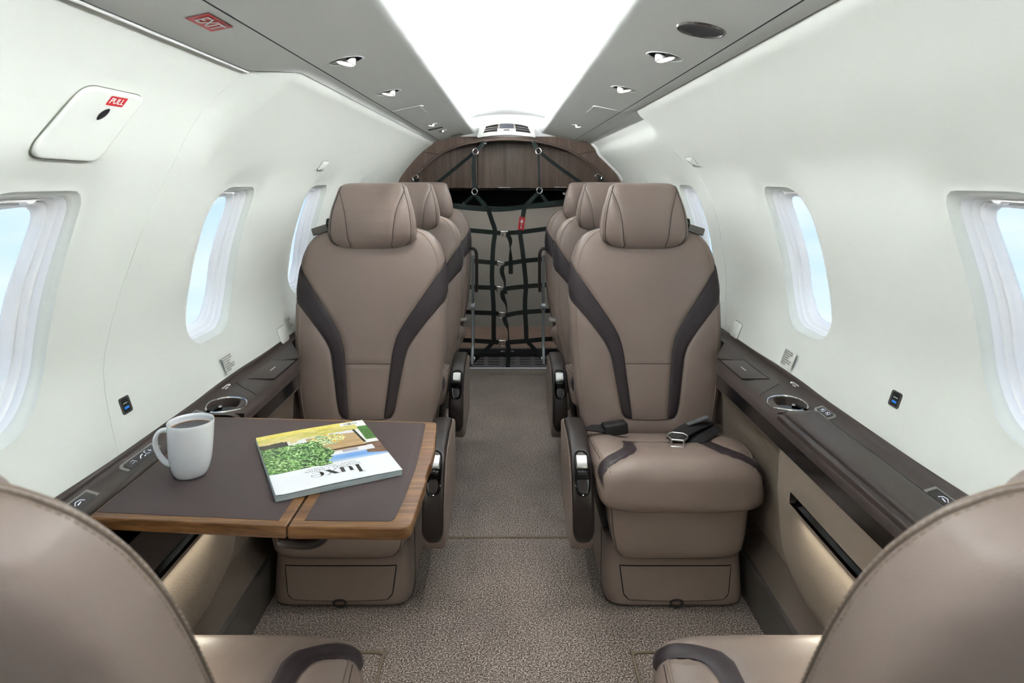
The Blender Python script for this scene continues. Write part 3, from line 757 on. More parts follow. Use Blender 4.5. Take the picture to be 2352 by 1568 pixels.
        # open well where the table came out
        w_ = MB(); w_.add([(s*.60-P[0], dcut-P[1], .622), (s*.70-P[0], dcut-P[1], .622), (s*.70-P[0], dcut-P[1], .45), (s*.60-P[0], dcut-P[1], .45)], [(0, 1, 2, 3)])
        V, Fc = strip([(s*.685-P[0], .60), (s*.685-P[0], .45), (s*.60-P[0], .45)], D0-P[1], dcut-P[1], 2); w_.add(V, Fc)
        w_.build('table_well', M_void, root, smooth=False)
    return root
ledge(-1); ledge(1)

def side_panel(s):
    side = 'left' if s < 0 else 'right'
    root = empty('sidewall_cabinet', (s*.64, 1.3, 0), 'taupe leather lower sidewall cabinet with a lit slot beside the %s seats' % side, 'cabinet')
    P = Vector(root.location)
    De = 1.468
    def zb(D): return .25+(.14*(1-math.sqrt(max(0, 1-((D-1.33)/(De-1.33))**2))) if D > 1.33 else 0)
    def X(z): return float(np.interp(z, [.20, .25, .30, .36, .44, .468, .492, .578], [.640, .622, .612, .604, .5985, .5960, .5985, .6005]))
    ds = [D0]+list(np.arange(-1.0, 1.3, .1))+[1.3, 1.33, 1.36, 1.385, 1.41, 1.43, 1.445, 1.455, 1.462, 1.466, De]
    def grid(zt, zfn, nm, m, d_from=None, rnd=True):
        V = []; Fc = []; nn = 16; dd = [d for d in ds if d_from is None or d >= d_from-1e-6]
        for D in dd:
            z0 = zfn(D)
            ex = .012*max(0, (D-1.44)/(De-1.44))**2 if rnd else 0
            for k in range(nn+1):
                z = zt+(z0-zt)*k/nn; e2 = .014*max(0, (k/nn-.86)/.14)**2 if nm == 'lower_panel' else 0
                V.append(Vector((s*(X(z)+ex+e2), D, z))-P)
        m_ = nn+1
        for i in range(len(dd)-1):
            for k in range(nn): Fc.append((i*m_+k, i*m_+k+1, (i+1)*m_+k+1, (i+1)*m_+k))
        # rim to the wall along bottom and aft end
        b0 = len(V)
        for i, D in enumerate(dd): V.append(Vector((s*.69, D, zfn(D)))-P)
        for i in range(len(dd)-1): Fc.append((i*m_+nn, b0+i, b0+i+1, (i+1)*m_+nn))
        c0 = len(V)
        for k in range(nn+1): q = V[(len(dd)-1)*m_+k]; V.append(Vector((s*.69-P.x, q.y, q.z)))
        for k in range(nn): Fc.append(((len(dd)-1)*m_+k, (len(dd)-1)*m_+k+1, c0+k+1, c0+k))
        return meshobj(nm, V, Fc, m, root, sharp=50)
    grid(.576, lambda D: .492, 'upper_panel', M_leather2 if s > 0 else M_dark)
    grid(.492, lambda D: .468, 'slot_end', M_leather2, d_from=1.385)
    grid(.468, zb, 'lower_panel', M_leather2)
    # black slot trough with its lamp strip
    V, Fc = strip([(s*.5990-P.x, .4925), (s*.6120-P.x, .4895), (s*.6125-P.x, .474), (s*.606-P.x, .4665)], D0-P.y, 1.384-P.y, 2)
    meshobj('slot_trough', V, Fc, M_black, root, smooth=False)
    V, Fc = strip([(s*.6075-P.x, .4885), (s*.6115-P.x, .4875)], -.4-P.y, 1.36-P.y, 2)
    # recessed side behind the seat and the duct box at the floor
    V, Fc = strip([(s*.6005-P.x, .577), (s*.602-P.x, .560), (s*.612-P.x, .545), (s*.640-P.x, .530), (s*.668-P.x, .50), (s*.684-P.x, .44), (s*.690-P.x, .30), (s*.692-P.x, .19)], De-.004-P.y, D1-P.y, 60)
    V = [(s*max(abs(v_[0]+P.x), xin(v_[1]+P.y)+.001)-P.x, v_[1], v_[2]) for v_ in V]
    meshobj('recessed_panel', V, Fc, M_leather2, root)
    V, Fc = strip([(s*.692-P.x, .60), (s*.692-P.x, .20), (s*.688-P.x, .17), (s*.672-P.x, .125), (s*.664-P.x, .112)], D0-P.y, D1-P.y, 2)
    meshobj('duct_cover', V, Fc, M_duct, root)
    V, Fc = strip([(s*.670-P.x, .118), (s*.664-P.x, .113), (s*.655-P.x, .112), (s*.652-P.x, .106), (s*.650-P.x, .0)], D0-P.y, D1-P.y, 2)
    meshobj('floor_rail', V, Fc, M_base, root)
    return root
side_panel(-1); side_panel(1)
for s in (-1, 1):
    area('slot_lamp', (s*.578, .80, .474), .016, 1.05, 2.6*EX, (0, s*.62, 0), (1.0, .98, .82))

# ================================================================== SEATS
def seat_proto(aisle, lean=0.0, arm='pad', name='passenger_seat', front=True, back=False, bolt=True, plainhead=False):
    """local frame: origin on the floor below the backrest face, sitter looks towards -y; aisle = sign of the aisle side"""
    root = empty(name)
    # ---- backrest
    zs = [.335, .36, .45, .60, .75, .80, .862, .908, .940, .962, .978, .990, .997, 1.0]
    Ws = [.205, .212, .226, .242, .2495, .250, .243, .233, .218, .200, .178, .145, .105, .05]
    Hs = [.040, .052, .060, .060, .060, .060, .058, .054, .049, .043, .036, .026, .015, .003]
    ts = np.r_[np.linspace(.335, .93, 78), np.linspace(.936, .99, 12), .9935, .9965, .9985, 1.0]
    Wt = np.interp(ts, zs, Ws); Ht = np.interp(ts, zs, Hs)
    k5 = np.ones(5)/5; Wt[2:80] = np.convolve(Wt, k5, 'same')[2:80]
    def cen(z): return -.035+(z-.36)*.145+lean*np.clip((z-.335)/.62, 0, 1.1)
    def bmap(a, b, t):
        bow = .014*(abs(a)/.25)**2 * (1 if b > 0 else -.6)          # the wings come forward a little
        return (a, float(cen(t))-b-bow+ (0.01*math.sin((t-.36)/.64*PI) if b > 0 else 0), t)
    UP = chaikin([(.30, .925), (.242, .873), (.165, .762), (.0975, .664), (.0805, .61), (.0745, .561), (.066, .48), (.057, .397)], 2)
    LO = chaikin([(.30, .800), (.251, .766), (.185, .695), (.132, .624), (.118, .588), (.112, .551), (.100, .48), (.089, .415), (.080, .400), (.060, .394)], 2)
    UPr, LOr = resample(UP, 60), resample(LO, 60)
    poly = np.vstack([UPr, LOr[::-1]])
    seamh = np.array([[0, .561], [.0745, .561]])
    bot = chaikin([(.080, .398), (.058, .391), (.03, .3885), (0, .388)], 2)
    def bolster(x, t):
        x = abs(x)
        return .006*float(sstep(.12, .19, x))*float(sstep(.84, .66, t))*float(sstep(.40, .5, t))*float(sstep(.262, .235, x))
    def disp(a, b, t):
        if b <= .0: return 0
        x = abs(a)
        if x > .255: return 0
        o = 0.0
        dU = segdist(UPr, x, t); dL = segdist(LOr, x, t); dm = min(dU, dL)
        ins = inpoly(poly, x, t)
        o -= .0045*math.exp(-(dm/.006)**2)
        if ins: o -= .004*float(sstep(-.001, .004, dm))
        d2 = segdist(seamh, x, t); o -= .003*math.exp(-(d2/.005)**2)
        d3 = segdist(bot, x, t); o -= .003*math.exp(-(d3/.006)**2)
        # puffed bolsters
        o += bolster(x, t)
        return o
    B = Loft(ts, Wt, Ht, 3.6, bmap, None if back else disp, N=168)
    bk = B.mesh().build('backrest', M_leather, root, sharp=80)
    if front:
        # the two dark bands
        for sg in (-1, 1):
            V = []; Fc = []; m = 9
            for u, l in zip(UPr, LOr):
                for k in range(m):
                    t = k/(m-1); a = u[0]*(1-t)+l[0]*t; z = u[1]*(1-t)+l[1]*t
                    V.append(B.at(sg*a, z, bolster(a, z)-.0018+.0034*(1-(2*t-1)**6)))
            for i in range(len(UPr)-1):
                for k in range(m-1): Fc.append((i*m+k, i*m+k+1, (i+1)*m+k+1, (i+1)*m+k))
            meshobj('dark_band', V, Fc, M_dleather, root, sharp=60)
        se = MB()
        for sg in (-1, 1):
            for L_ in (UPr, LOr): se.tube([B.at(sg*a, z, bolster(a, z)-.0012) for a, z in L_], .0012, 5)
        se.tube([B.at(a, .561, -.0022) for a in np.linspace(-.0745, .0745, 16)], .0011, 5)
        bb = np.vstack([bot[:-1], [[0, .388]]]); bb = np.vstack([bb, bb[::-1][1:]*[-1, 1]])
        se.tube([B.at(a, z, -.0022) for a, z in bb], .0012, 5)
        se.build('seam', M_seam, bk)
        st = MB()
        for sg in (-1, 1):
            L2 = np.array([p for p in LOr if p[0] < .250]); d = np.gradient(L2, axis=0); nn = np.stack([-d[:, 1], d[:, 0]], 1); nn /= np.linalg.norm(nn, axis=1)[:, None]
            L3 = L2+nn*(-.006)
            stitches(st, [B.at(sg*a, z, bolster(a, z)+.0002) for a, z in L3], None)
        so = st.build('stitching', M_stitch, bk); tag(so, kind='stuff')
    # edge piping round the front face
    def rim(k_frac, z0=.36, z1=.985):
        pts = []
        zz = np.r_[np.linspace(z0, .93, 30), np.linspace(.936, z1, 10)]
        for z in zz: pts.append(B.point(B.N*k_frac, z, .0004))
        for z in zz[::-1]: pts.append(B.point(-B.N*k_frac, z, .0004))
        return pts
    MB().tube(rim(.205), .0016, 6).build('edge_piping', M_piping, root)
    if back:
        MB().tube(rim(.232), .0012, 6).build('seam', M_stitch, bk)
        st = MB()
        stitches(st, [p for p in rim(.2275)], None, gap=.0056, ln=.0034, r=.0006); stitches(st, [p for p in rim(.2365)], None, gap=.0056, ln=.0034, r=.0006)
        so = st.build('stitching', M_stitch2, bk); tag(so, kind='stuff')
    # ---- headrest
    hz = [.9165, .920, .9295, .938, .952, .975, 1.015, 1.06, 1.116, 1.129, 1.136, 1.141, 1.1435, 1.1445]
    hW = [.028, .070, .107, .125, .139, .1455, .143, .134, .1165, .112, .106, .094, .078, .045]
    hH = [.012, .024, .036, .043, .049, .053, .053, .049, .036, .031, .026, .019, .012, .004]
    t2 = np.r_[.9165, .918, np.linspace(.920, 1.125, 46), 1.1285, 1.132, 1.135, 1.138, 1.1405, 1.1425, 1.1438, 1.1445]
    hc = float(cen(.99))-.035
    if back: hc = float(cen(.90))-.075; hdz = -.175      # headrest slid all the way down in front of the backrest
    else: hdz = 0.0
    seam_in = chaikin([(.109, 1.118), (.097, 1.09), (.086, 1.06), (.078, 1.01), (.073, .96), (.066, .921)], 2)
    seam_out = chaikin([(.100, 1.1405), (.112, 1.110), (.1265, 1.06), (.1335, 1.01), (.1345, .965), (.122, .938), (.098, .9245), (.066, .919)], 2)
    def hmap(a, b, t): return (a, hc-b+(.010*((t-1.03)/.11)**2)-.018*(abs(a)/.15)**2*(1 if b > 0 else 0)+(0 if hdz == 0 else (t-1.03)*.25), t+hdz)
    def hdisp(a, b, t):
        if b < 0: return 0
        return -.0032*math.exp(-(min(segdist(seam_in, abs(a), t), segdist(seam_out, abs(a), t))/.0055)**2)
    Hd = Loft(t2, np.interp(t2, hz, hW), np.interp(t2, hz, hH), 2.8, hmap, None if plainhead else hdisp, N=128)
    hd = Hd.mesh().build('headrest', M_leather, root, sharp=80)
    if front and not plainhead:
        se = MB()
        for sg in (-1, 1):
            for L_ in (seam_in, seam_out): se.tube([Hd.at(sg*a, z, -.0018) for a, z in resample(L_, 40)], .0010, 5)
        se.build('seam', M_seam, hd)
        st = MB()
        for sg in (-1, 1): stitches(st, [Hd.at(sg*(a-.0055*(-1)), z, .0002) for a, z in resample(seam_out[2:-8], 40)], None)
        so = st.build('stitching', M_stitch, hd); tag(so, kind='stuff')
    for hx in (-.0475, .0475): MB().box(hx-.0075, hx+.0075, hc+.02, hc+.035, .86+hdz, 1.0+hdz, .003).build('headrest_post', M_steel, root)
    # ---- shoulder belt outlet on the wall side
    ws = -aisle
    def tp(a, dy, z): return Vector((a*ws, float(cen(z))+dy, z))
    bz = MB(); P4 = [(.135, .035), (.200, .030), (.214, -.006), (.205, -.032), (.150, -.040), (.135, -.020)]
    bz.slab([(ws*x, float(cen(.97))+y) for x, y in P4], .958, .984, .004, axis='z', seg=3)
    bz.xf(Matrix.Translation((0, 0, .018)) @ Matrix.Translation((ws*.17, 0, .97)) @ Matrix.Rotation(ws*.30, 4, 'Y') @ Matrix.Translation((-ws*.17, 0, -.97)))
    bz = bz.build('belt_outlet', M_gun, root)
    MB().tube(smoothpath([(ws*.150, float(cen(1))-.02, .985), (ws*.152, float(cen(1))-.022, 1.012), (ws*.158, float(cen(1))-.01, 1.018), (ws*.166, float(cen(1))+.012, 1.000), (ws*.172, float(cen(1))+.02, .975)], 20), .006, 8).build('belt_guide', M_mblack, bz)
    # ---- seat cushion, lofted along y
    yt = np.r_[-.492, -.491, -.488, -.483, -.475, -.465, -.452, -.437, np.linspace(-.42, -.02, 46)]
    cw = np.interp(yt, [-.492, -.488, -.475, -.45, -.40, -.2, -.02], [.185, .201, .211, .216, .218, .217, .210])
    ch = np.interp(yt, [-.492, -.491, -.488, -.483, -.475, -.465, -.452, -.42, -.35, -.2, -.02], [.026, .036, .046, .054, .061, .065, .0685, .0710, .0690, .060, .046])
    def ccz(y): return float(np.interp(y, [-.492, -.45, -.40, -.30, -.02], [.350, .357, .3585, .340, .284]))
    def cmap(a, b, t): return (a, t, ccz(t)+b)
    cU = chaikin([(.124, -.290), (.129, -.345), (.143, -.395), (.17, -.415), (.228, -.436)], 1)
    cL = chaikin([(.094, -.290), (.098, -.350), (.106, -.415), (.150, -.445), (.228, -.482)], 1)
    cUr, cLr = resample(cU, 44), resample(cL, 44); cpoly = np.vstack([cUr, cLr[::-1]])
    cross = np.array([[0, -.290], [.094, -.290]])
    def cdisp(a, b, t):
        if b <= 0: return 0
        x = abs(a); o = 0
        dm = min(segdist(cUr, x, t), segdist(cLr, x, t)); o -= .004*math.exp(-(dm/.006)**2)
        if inpoly(cpoly, x, t): o -= .004*float(sstep(-.001, .004, dm))
        o -= .003*math.exp(-(segdist(cross, x, t)/.006)**2)
        o += .016*float(sstep(.10, .17, x))*float(sstep(-.44, -.30, t))
        o -= .004*math.exp(-((x-.207)/.006)**2)*float(sstep(-.40, -.3, t))
        return o
    C = Loft(yt, cw, ch, 4.3, cmap, cdisp, N=150)
    cu = C.mesh().build('seat_cushion', M_leather, root, sharp=80)
    for sg in (-1, 1):
        V = []; Fc = []; m = 8
        for u, l in zip(cUr, cLr):
            for k in range(m):
                t = k/(m-1); a = u[0]*(1-t)+l[0]*t; y = u[1]*(1-t)+l[1]*t
                lift = .016*float(sstep(.10, .17, a))*float(sstep(-.44, -.30, y))
                V.append(C.at(sg*a, max(y, -.488), lift-.0022+.003*(1-(2*t-1)**6)))
        for i in range(len(cUr)-1):
            for k in range(m-1): Fc.append((i*m+k, i*m+k+1, (i+1)*m+k+1, (i+1)*m+k))
        meshobj('dark_band', V, Fc, M_dleather, root, sharp=60)
    se = MB()
    se.tube([C.at(a, -.290, -.0018) for a in np.linspace(-.094, .094, 14)], .001, 5)
    se.build('seam', M_seam, cu)
    for sg in (-1, 1):
        pp = MB().tube([C.point(sg*C.N*.193, y, .0004, True) for y in np.linspace(-.478, -.06, 40)], .0020, 6).build('cushion_piping', M_piping, root)
        MB().tube([C.point(sg*C.N*.200, y, -.0003, True) for y in np.linspace(-.455, -.06, 40)], .0012, 5).build('seam', M_seam, pp)
    # ---- leg rest pad under the cushion
    lz = np.r_[.146, .1465, .149, .155, .164, .178, .20, np.linspace(.22, .30, 8), .306, .310, .312]
    lw = np.interp(lz, [.146, .149, .155, .164, .178, .22, .31], [.120, .140, .152, .162, .170, .179, .190]); lh = np.interp(lz, [.146, .149, .156, .175, .30, .312], [.02, .04, .052, .06, .062, .055])
    Lg = Loft(lz, lw, lh, 7, lambda a, b, t: (a, -.395-b+(.31-t)*.03, t), N=96)
    lg = Lg.mesh().build('leg_rest', M_leather, root, sharp=60)
    MB().tube([Lg.point(Lg.N*.195, z, .0003) for z in np.linspace(.31, .160, 16)]+[Lg.point(Lg.N*k, .153, .0003) for k in np.linspace(.19, -.19, 24)]+[Lg.point(-Lg.N*.195, z, .0003) for z in np.linspace(.160, .31, 16)], .0010, 5).build('seam', M_seam, lg)
    # ---- base
    zz = np.r_[.004, .0055, .010, .018, np.linspace(.03, .16, 8), .168, .172, .174]
    bw = np.interp(zz, [.004, .010, .03, .10, .174], [.178, .187, .190, .188, .186]); 
    bh = [.170, .176, .180, .182]+[.183]*8+[.180, .175, .165]
    Bs = Loft(zz, bw, bh, 9, lambda a, b, t: (a, -.228-b+(t)*.09*(1 if b > 0 else 0), t), N=96)
    bs = Bs.mesh().build('base_shroud', M_leather, root, sharp=60)
    # sloping front tray with its drawer door
    def fp(a, t, off): return Bs.at(a, t, off)
    door = [(-.150, .112), (.150, .112), (.141, .040), (.128, .026), (.07, .0235), (.0, .0225), (-.07, .0235), (-.128, .026), (-.141, .040)]
    V = [fp(a*.985, .068+(t-.068)*.97, .0035) for a, t in door]+[fp(a, t, -.001) for a, t in door]; k = len(door)
    dr = meshobj('drawer_door', V, [tuple(range(k))]+[(i, (i+1) % k, k+(i+1) % k, k+i) for i in range(k)], M_leather, root, sharp=30)
    MB().tube([fp(a, t, .0005) for a, t in resample(np.array(door+[door[0]]), 80)[:-1]], .0016, 6, closed=True).build('door_gap', M_void, dr)
    ring = [fp(.016*math.cos(a), .0215+.011*math.sin(a) if math.sin(a) < 0 else .0215+.006*math.sin(a), .006) for a in np.linspace(0, 2*PI, 28)[:-1]]
    MB().tube(ring, .0026, 8, closed=True).build('ring_pull', M_dark, dr)
    MB().tube([Bs.point(Bs.N*.18, z, .0004) for z in np.linspace(.168, .012, 14)]+[Bs.point(Bs.N*k2, .010, .0004) for k2 in np.linspace(.175, -.175, 30)]+[Bs.point(-Bs.N*.18, z, .0004) for z in np.linspace(.012, .168, 14)], .0011, 5).build('shroud_seam', M_seam, bs)
    # inner mechanism between cushion and base
    MB().box(-.185, .185, -.33, -.03, .15, .30, .01).build('seat_pan', M_mblack, root)
    # ---- aisle armrest
    if arm == 'pad':
        prof = [(-.10, .40), (-.18, .418), (-.27, .420), (-.34, .412), (-.385, .394), (-.418, .360), (-.438, .315), (-.450, .262), (-.453, .222), (-.444, .192), (-.420, .168), (-.36, .156), (-.10, .168)]
        pr2 = np.vstack([resample(smoothpath(prof[:11], 60), 40), prof[11:]])
        x0, x1 = (.228, .286)
        a0, a1 = sorted((aisle*x0, aisle*x1))
        ar = MB().slab(pr2, a0, a1, .010, seg=4).build('armrest', M_leather, root, sharp=50)
        path = resample(smoothpath([(-.16, .421), (-.27, .424), (-.34, .416), (-.388, .397), (-.421, .362), (-.441, .316), (-.452, .263), (-.453, .222), (-.440, .196)], 80), 44)
        V = []; Fc = []; n = 20
        for i, (y, z) in enumerate(path):
            d = path[min(i+1, 43)]-path[max(i-1, 0)]; d = d/np.linalg.norm(d); nx, nz_ = (-d[1], d[0])
            if nz_ < 0 and i < 10: nx, nz_ = -nx, -nz_
            if i >= 10 and nx > 0: nx, nz_ = -nx, -nz_
            t = i/43; ww = .0285*min(1, (1-t)*9+.25)**.6*min(1, t*14+.55); hh = .012*min(1, (1-t)*8+.3)*min(1, t*10+.5)
            for k2 in range(n):
                a = 2*PI*k2/n; ca = math.copysign(abs(math.cos(a))**.6, math.cos(a)); sa = math.copysign(abs(math.sin(a))**.6, math.sin(a))
                V.append((aisle*(.2545)+ca*ww, y+nx*sa*hh, z+nz_*sa*hh))
        for i in range(43):
            for k2 in range(n): Fc.append((i*n+k2, i*n+(k2+1) % n, (i+1)*n+(k2+1) % n, (i+1)*n+k2))
        Fc += [tuple(range(n))[::-1], tuple(43*n+k2 for k2 in range(n))]
        pd_ = meshobj('armrest_pad', V, Fc, M_pad, root, sharp=60)
        # recline control on the curved front
        def ap(u, v_, off):  # u along path 0..1, v sideways
            j = u*43; i = int(min(max(j, 1), 41)); y, z = path[i]*(1-(j-i))+path[i+1]*(j-i); d = path[i+1]-path[i-1]; d = d/np.linalg.norm(d); nx, nz_ = (-d[1], d[0])
            if nx > 0: nx, nz_ = -nx, -nz_
            return Vector((aisle*.2545+v_, y+nx*(.012+off), z+nz_*(.012+off)))
        bez = [ap(.60+.115*math.copysign(abs(math.sin(a))**.6, math.sin(a)), .019*math.copysign(abs(math.cos(a))**.6, math.cos(a)), .0005) for a in np.linspace(0, 2*PI, 41)[:-1]]
        bm_ = MB().tube(bez, .0022, 6, closed=True); bm_.add([ap(.60, 0, .0012)]+[p for p in bez], [(0, i+1, (i+1) % 40+1) for i in range(40)])
        bm_.build('control_bezel', M_black, pd_)
        def key(u0, u1, v_, h, nm, m):
            V = []; Fc = []; uu = [u0, u0, u0+.004, u0+.014, (u0+u1)/2, u1-.014, u1-.004, u1, u1]; hh = [-.002, h*.5, h*.85, h, h*1.12, h, h*.85, h*.5, -.002]
            for u, hq_ in zip(uu, hh):
                for v2, hs in ((-v_, 0), (-v_*.96, .7), (-v_*.8, 1), (v_*.8, 1), (v_*.96, .7), (v_, 0)): V.append(ap(u, v2, -.002+(hq_+.002)*hs))
            for i in range(8):
                for k2 in range(5): Fc.append((i*6+k2, i*6+k2+1, (i+1)*6+k2+1, (i+1)*6+k2))
            meshobj(nm, V, Fc, m, pd_, sharp=40)
        key(.515, .585, .0165, .009, 'recline_button', M_steel); key(.590, .635, .0155, .006, 'lower_button', M_black)
        if back: ar.location.z = -.045; pd_.location.z = -.045      # stowed lower
    elif arm == 'bar':
        X_ = aisle*.262
        MB().tube([(X_, -.06, .74), (X_, -.06, .50), (X_, -.055, .45)], .008, 8).build('armrest_bar', M_alu, root)
        mb = MB(); mb.slab([(-.07, .46), (-.035, .46), (-.035, .24), (-.05, .215), (-.08, .165), (-.125, .150), (-.115, .195), (-.085, .225), (-.07, .25)], min(X_-.008, X_+.008), max(X_-.008, X_+.008), .004)
        mb.tube([(X_-aisle*.012, -.052, .452), (X_+aisle*.012, -.052, .452)], .024, 16); ob = mb.build('armrest_bracket', M_alu, root)
        MB().tube([(X_+aisle*.004, -.10, .175), (X_+aisle*.014, -.10, .175)], .011, 12).build('pivot_bolt', M_steel, ob)
        MB().tube(smoothpath([(X_-aisle*.018, -.05, .775), (X_+aisle*.006, -.055, .772), (X_+aisle*.018, -.06, .755), (X_+aisle*.021, -.06, .72), (X_+aisle*.021, -.06, .60), (X_+aisle*.019, -.06, .535)], 40), .0095, 10).build('folded_armrest', M_pad, root)
        MB().box(min(aisle*.13, aisle*.23), max(aisle*.13, aisle*.23), -.09, -.03, .372, .392, .008).build('belt_loop', mat('belt_loop_grey', (150, 147, 142), .5) if 'belt_loop_grey' not in MATS else MATS['belt_loop_grey'], root)
    return root

protoR = seat_proto(-1); protoL = seat_proto(1)
protoR3 = seat_proto(-1, arm='bar', plainhead=True); protoL3 = seat_proto(1, arm='bar', plainhead=True)
protoRf = seat_proto(-1, lean=.185, front=False, back=True)      # turned round: stands on the left of the aisle
protoLf = seat_proto(1, lean=.185, front=False, back=True)
GRP = 'taupe leather passenger seats either side of the aisle'
def put(o, x, y, rz, label):
    o.location = (x, y, 0); o.rotation_euler = (0, 0, rz); tag(o, label, 'seat', GRP); return o
RY = [2.165, 2.925, 3.69]
put(protoR, .452, RY[0], 0, 'nearest right seat facing the camera, seat belt lying on its empty cushion')
put(protoL, -.452, RY[0], 0, 'taupe leather seat directly behind the wooden table, facing the camera')
put(copy_tree(protoR), .452, RY[1], 0, 'middle right seat facing the camera, just behind the one with the belt')
put(copy_tree(protoL), -.452, RY[1], 0, 'middle left seat facing the camera, second behind the wooden table')
put(protoR3, .458, RY[2], 0, 'rearmost right seat beside the cargo net, with folded-up armrest')
put(protoL3, -.458, RY[2], 0, 'rearmost left seat beside the cargo net, with folded-up armrest')
put(protoRf, -.445, .585, PI, 'foreground left seat seen from behind, stitched leather back in the lower left corner')
put(protoLf, .445, .585, PI, 'foreground right seat seen from behind, stitched leather back in the lower right corner')

# ================================================================== TABLE
TZ = .62
tb = empty('folding_table', (-.41, 1.22, TZ), 'fold-out cabin table with walnut edges and dark leather inlays', 'table')
P = Vector(tb.location)
def rounded(poly, rad, n=6):
    P_ = np.array(poly, float); out = []
    for i in range(len(P_)):
        p, a, b_ = P_[i], P_[i-1], P_[(i+1) % len(P_)]
        r_ = rad[i] if hasattr(rad, '__len__') else rad
        if r_ <= 0: out.append(tuple(p)); continue
        u = (a-p)/np.linalg.norm(a-p); v_ = (b_-p)/np.linalg.norm(b_-p)
        for k in range(n+1):
            t = k/n; out.append(tuple((1-t)**2*(p+u*r_)+2*t*(1-t)*p+t*t*(p+v_*r_)))
    return out
inner = [(-.338, 1.003), (-.150, .999), (-.1465, 1.10), (-.1445, 1.155), (-.1475, 1.170), (-.1475, 1.215), (-.1445, 1.232), (-.1455, 1.30), (-.1565, 1.438), (-.338, 1.452)]
MB().slab([(x-P.x, y-P.y) for x, y in rounded(inner, [0, .02, .0, .003, .003, .003, .003, 0, .012, 0], 4)], -.020, 0, .003, axis='z').build('inner_leaf', M_walnut, tb, sharp=30)
outer = [(-.664, 1.032), (-.3415, 1.0035), (-.3415, 1.452), (-.640, 1.470), (-.664, 1.470)]
MB().slab([(x-P.x, y-P.y) for x, y in outer], -.020, 0, .003, axis='z').build('outer_leaf', M_walnut, tb, sharp=30)
il = [(-.318, 1.020), (-.178, 1.017), (-.173, 1.10), (-.171, 1.20), (-.174, 1.32), (-.1805, 1.430), (-.322, 1.442)]
MB().slab([(x-P.x, y-P.y) for x, y in rounded(il, [0, .014, 0, 0, 0, .008, 0], 4)], -.0005, .0009, .0006, axis='z').build('leather_inlay', M_inlay, tb, sharp=30)
ol = [(-.660, 1.046), (-.358, 1.020), (-.358, 1.440), (-.640, 1.462), (-.660, 1.462)]
MB().slab([(x-P.x, y-P.y) for x, y in ol], -.0005, .0009, .0006, axis='z').build('leather_inlay', M_inlay, tb, sharp=30)
MB().box(-.34, -.338, -.21+.0, .22, -.019, -.002).xf(Matrix.Translation((-P.x+0, 0, 0))).build('hinge_gap', M_void, tb)
hb = MB(); hb.tube(smoothpath([(-.366, 1.045-P.y, -.044), (-.350, 1.043-P.y, -.047), (-.320, 1.043-P.y, -.049), (-.300, 1.046-P.y, -.044), (-.288, 1.055-P.y, -.030), (-.284, 1.065-P.y, -.018)], 30), [.0065]+[.0085]*19+[.0075]*6, 12)
hb.xf(Matrix.Translation((-P.x, 0, 0))).build('release_handle', M_dark, tb)
MB().box(-.66-P.x, -.36-P.x, 1.30-P.y, 1.36-P.y, -.045, -.020, .004).box(-.66-P.x, -.36-P.x, 1.12-P.y, 1.16-P.y, -.045, -.020, .004).build('support_rail', M_mblack, tb)

# ---- mug
mg = empty('coffee_mug', (-.5735, 1.180, TZ+.001), 'white ceramic mug of black coffee on the dark table', 'mug')
prof = [(0, .0), (.024, .0), (.0265, .001), (.0295, .006), (.033, .016), (.0358, .030), (.0374, .048), (.0386, .070), (.0394, .090), (.0396, .0955), (.0388, .0972), (.0376, .0965), (.0368, .092), (.0362, .080), (.0350, .060), (.0336, .035), (.030, .014), (.024, .008), (0, .0065)]
MB().lathe(prof, n=72).build('mug_body', M_ceramic, mg, sharp=60)
hp = smoothpath([(-.0355, 0, .079), (-.044, 0, .0815), (-.054, 0, .0785), (-.0600, 0, .068), (-.0600, 0, .054), (-.054, 0, .038), (-.044, 0, .025), (-.0345, 0, .019)], 48)
V = []; Fc = []; n = 14
for i, p in enumerate(hp):
    d = hp[min(i+1, len(hp)-1)]-hp[max(i-1, 0)]; d /= np.linalg.norm(d); nx, nz_ = -d[2], d[0]
    for k in range(n):
        a = 2*PI*k/n; V.append((p[0]+nx*math.cos(a)*.0042, math.sin(a)*.0072, p[2]+nz_*math.cos(a)*.0042))
for i in range(len(hp)-1):
    for k in range(n): Fc.append((i*n+k, i*n+(k+1) % n, (i+1)*n+(k+1) % n, (i+1)*n+k))
h_ = meshobj('handle', V, Fc, M_ceramic, mg, sharp=80); h_.rotation_euler = (0, 0, .12)
MB().lathe([(.0, .0845), (.0352, .0845), (.0352, .084)], n=48).build('coffee', M_coffee, mg)
MB().lathe([(.0338, .08465), (.0358, .0850), (.0364, .0850)], n=48).build('coffee_edge', M_crema, mg)

# ---- magazine
mag = empty('magazine', (-.350, 1.248, TZ+.0012), 'glossy magazine lying upside down on the folded-out table', 'magazine')
mag.rotation_euler = (0, 0, math.radians(27.5))
mw, mh, mt = .217, .276, .0095
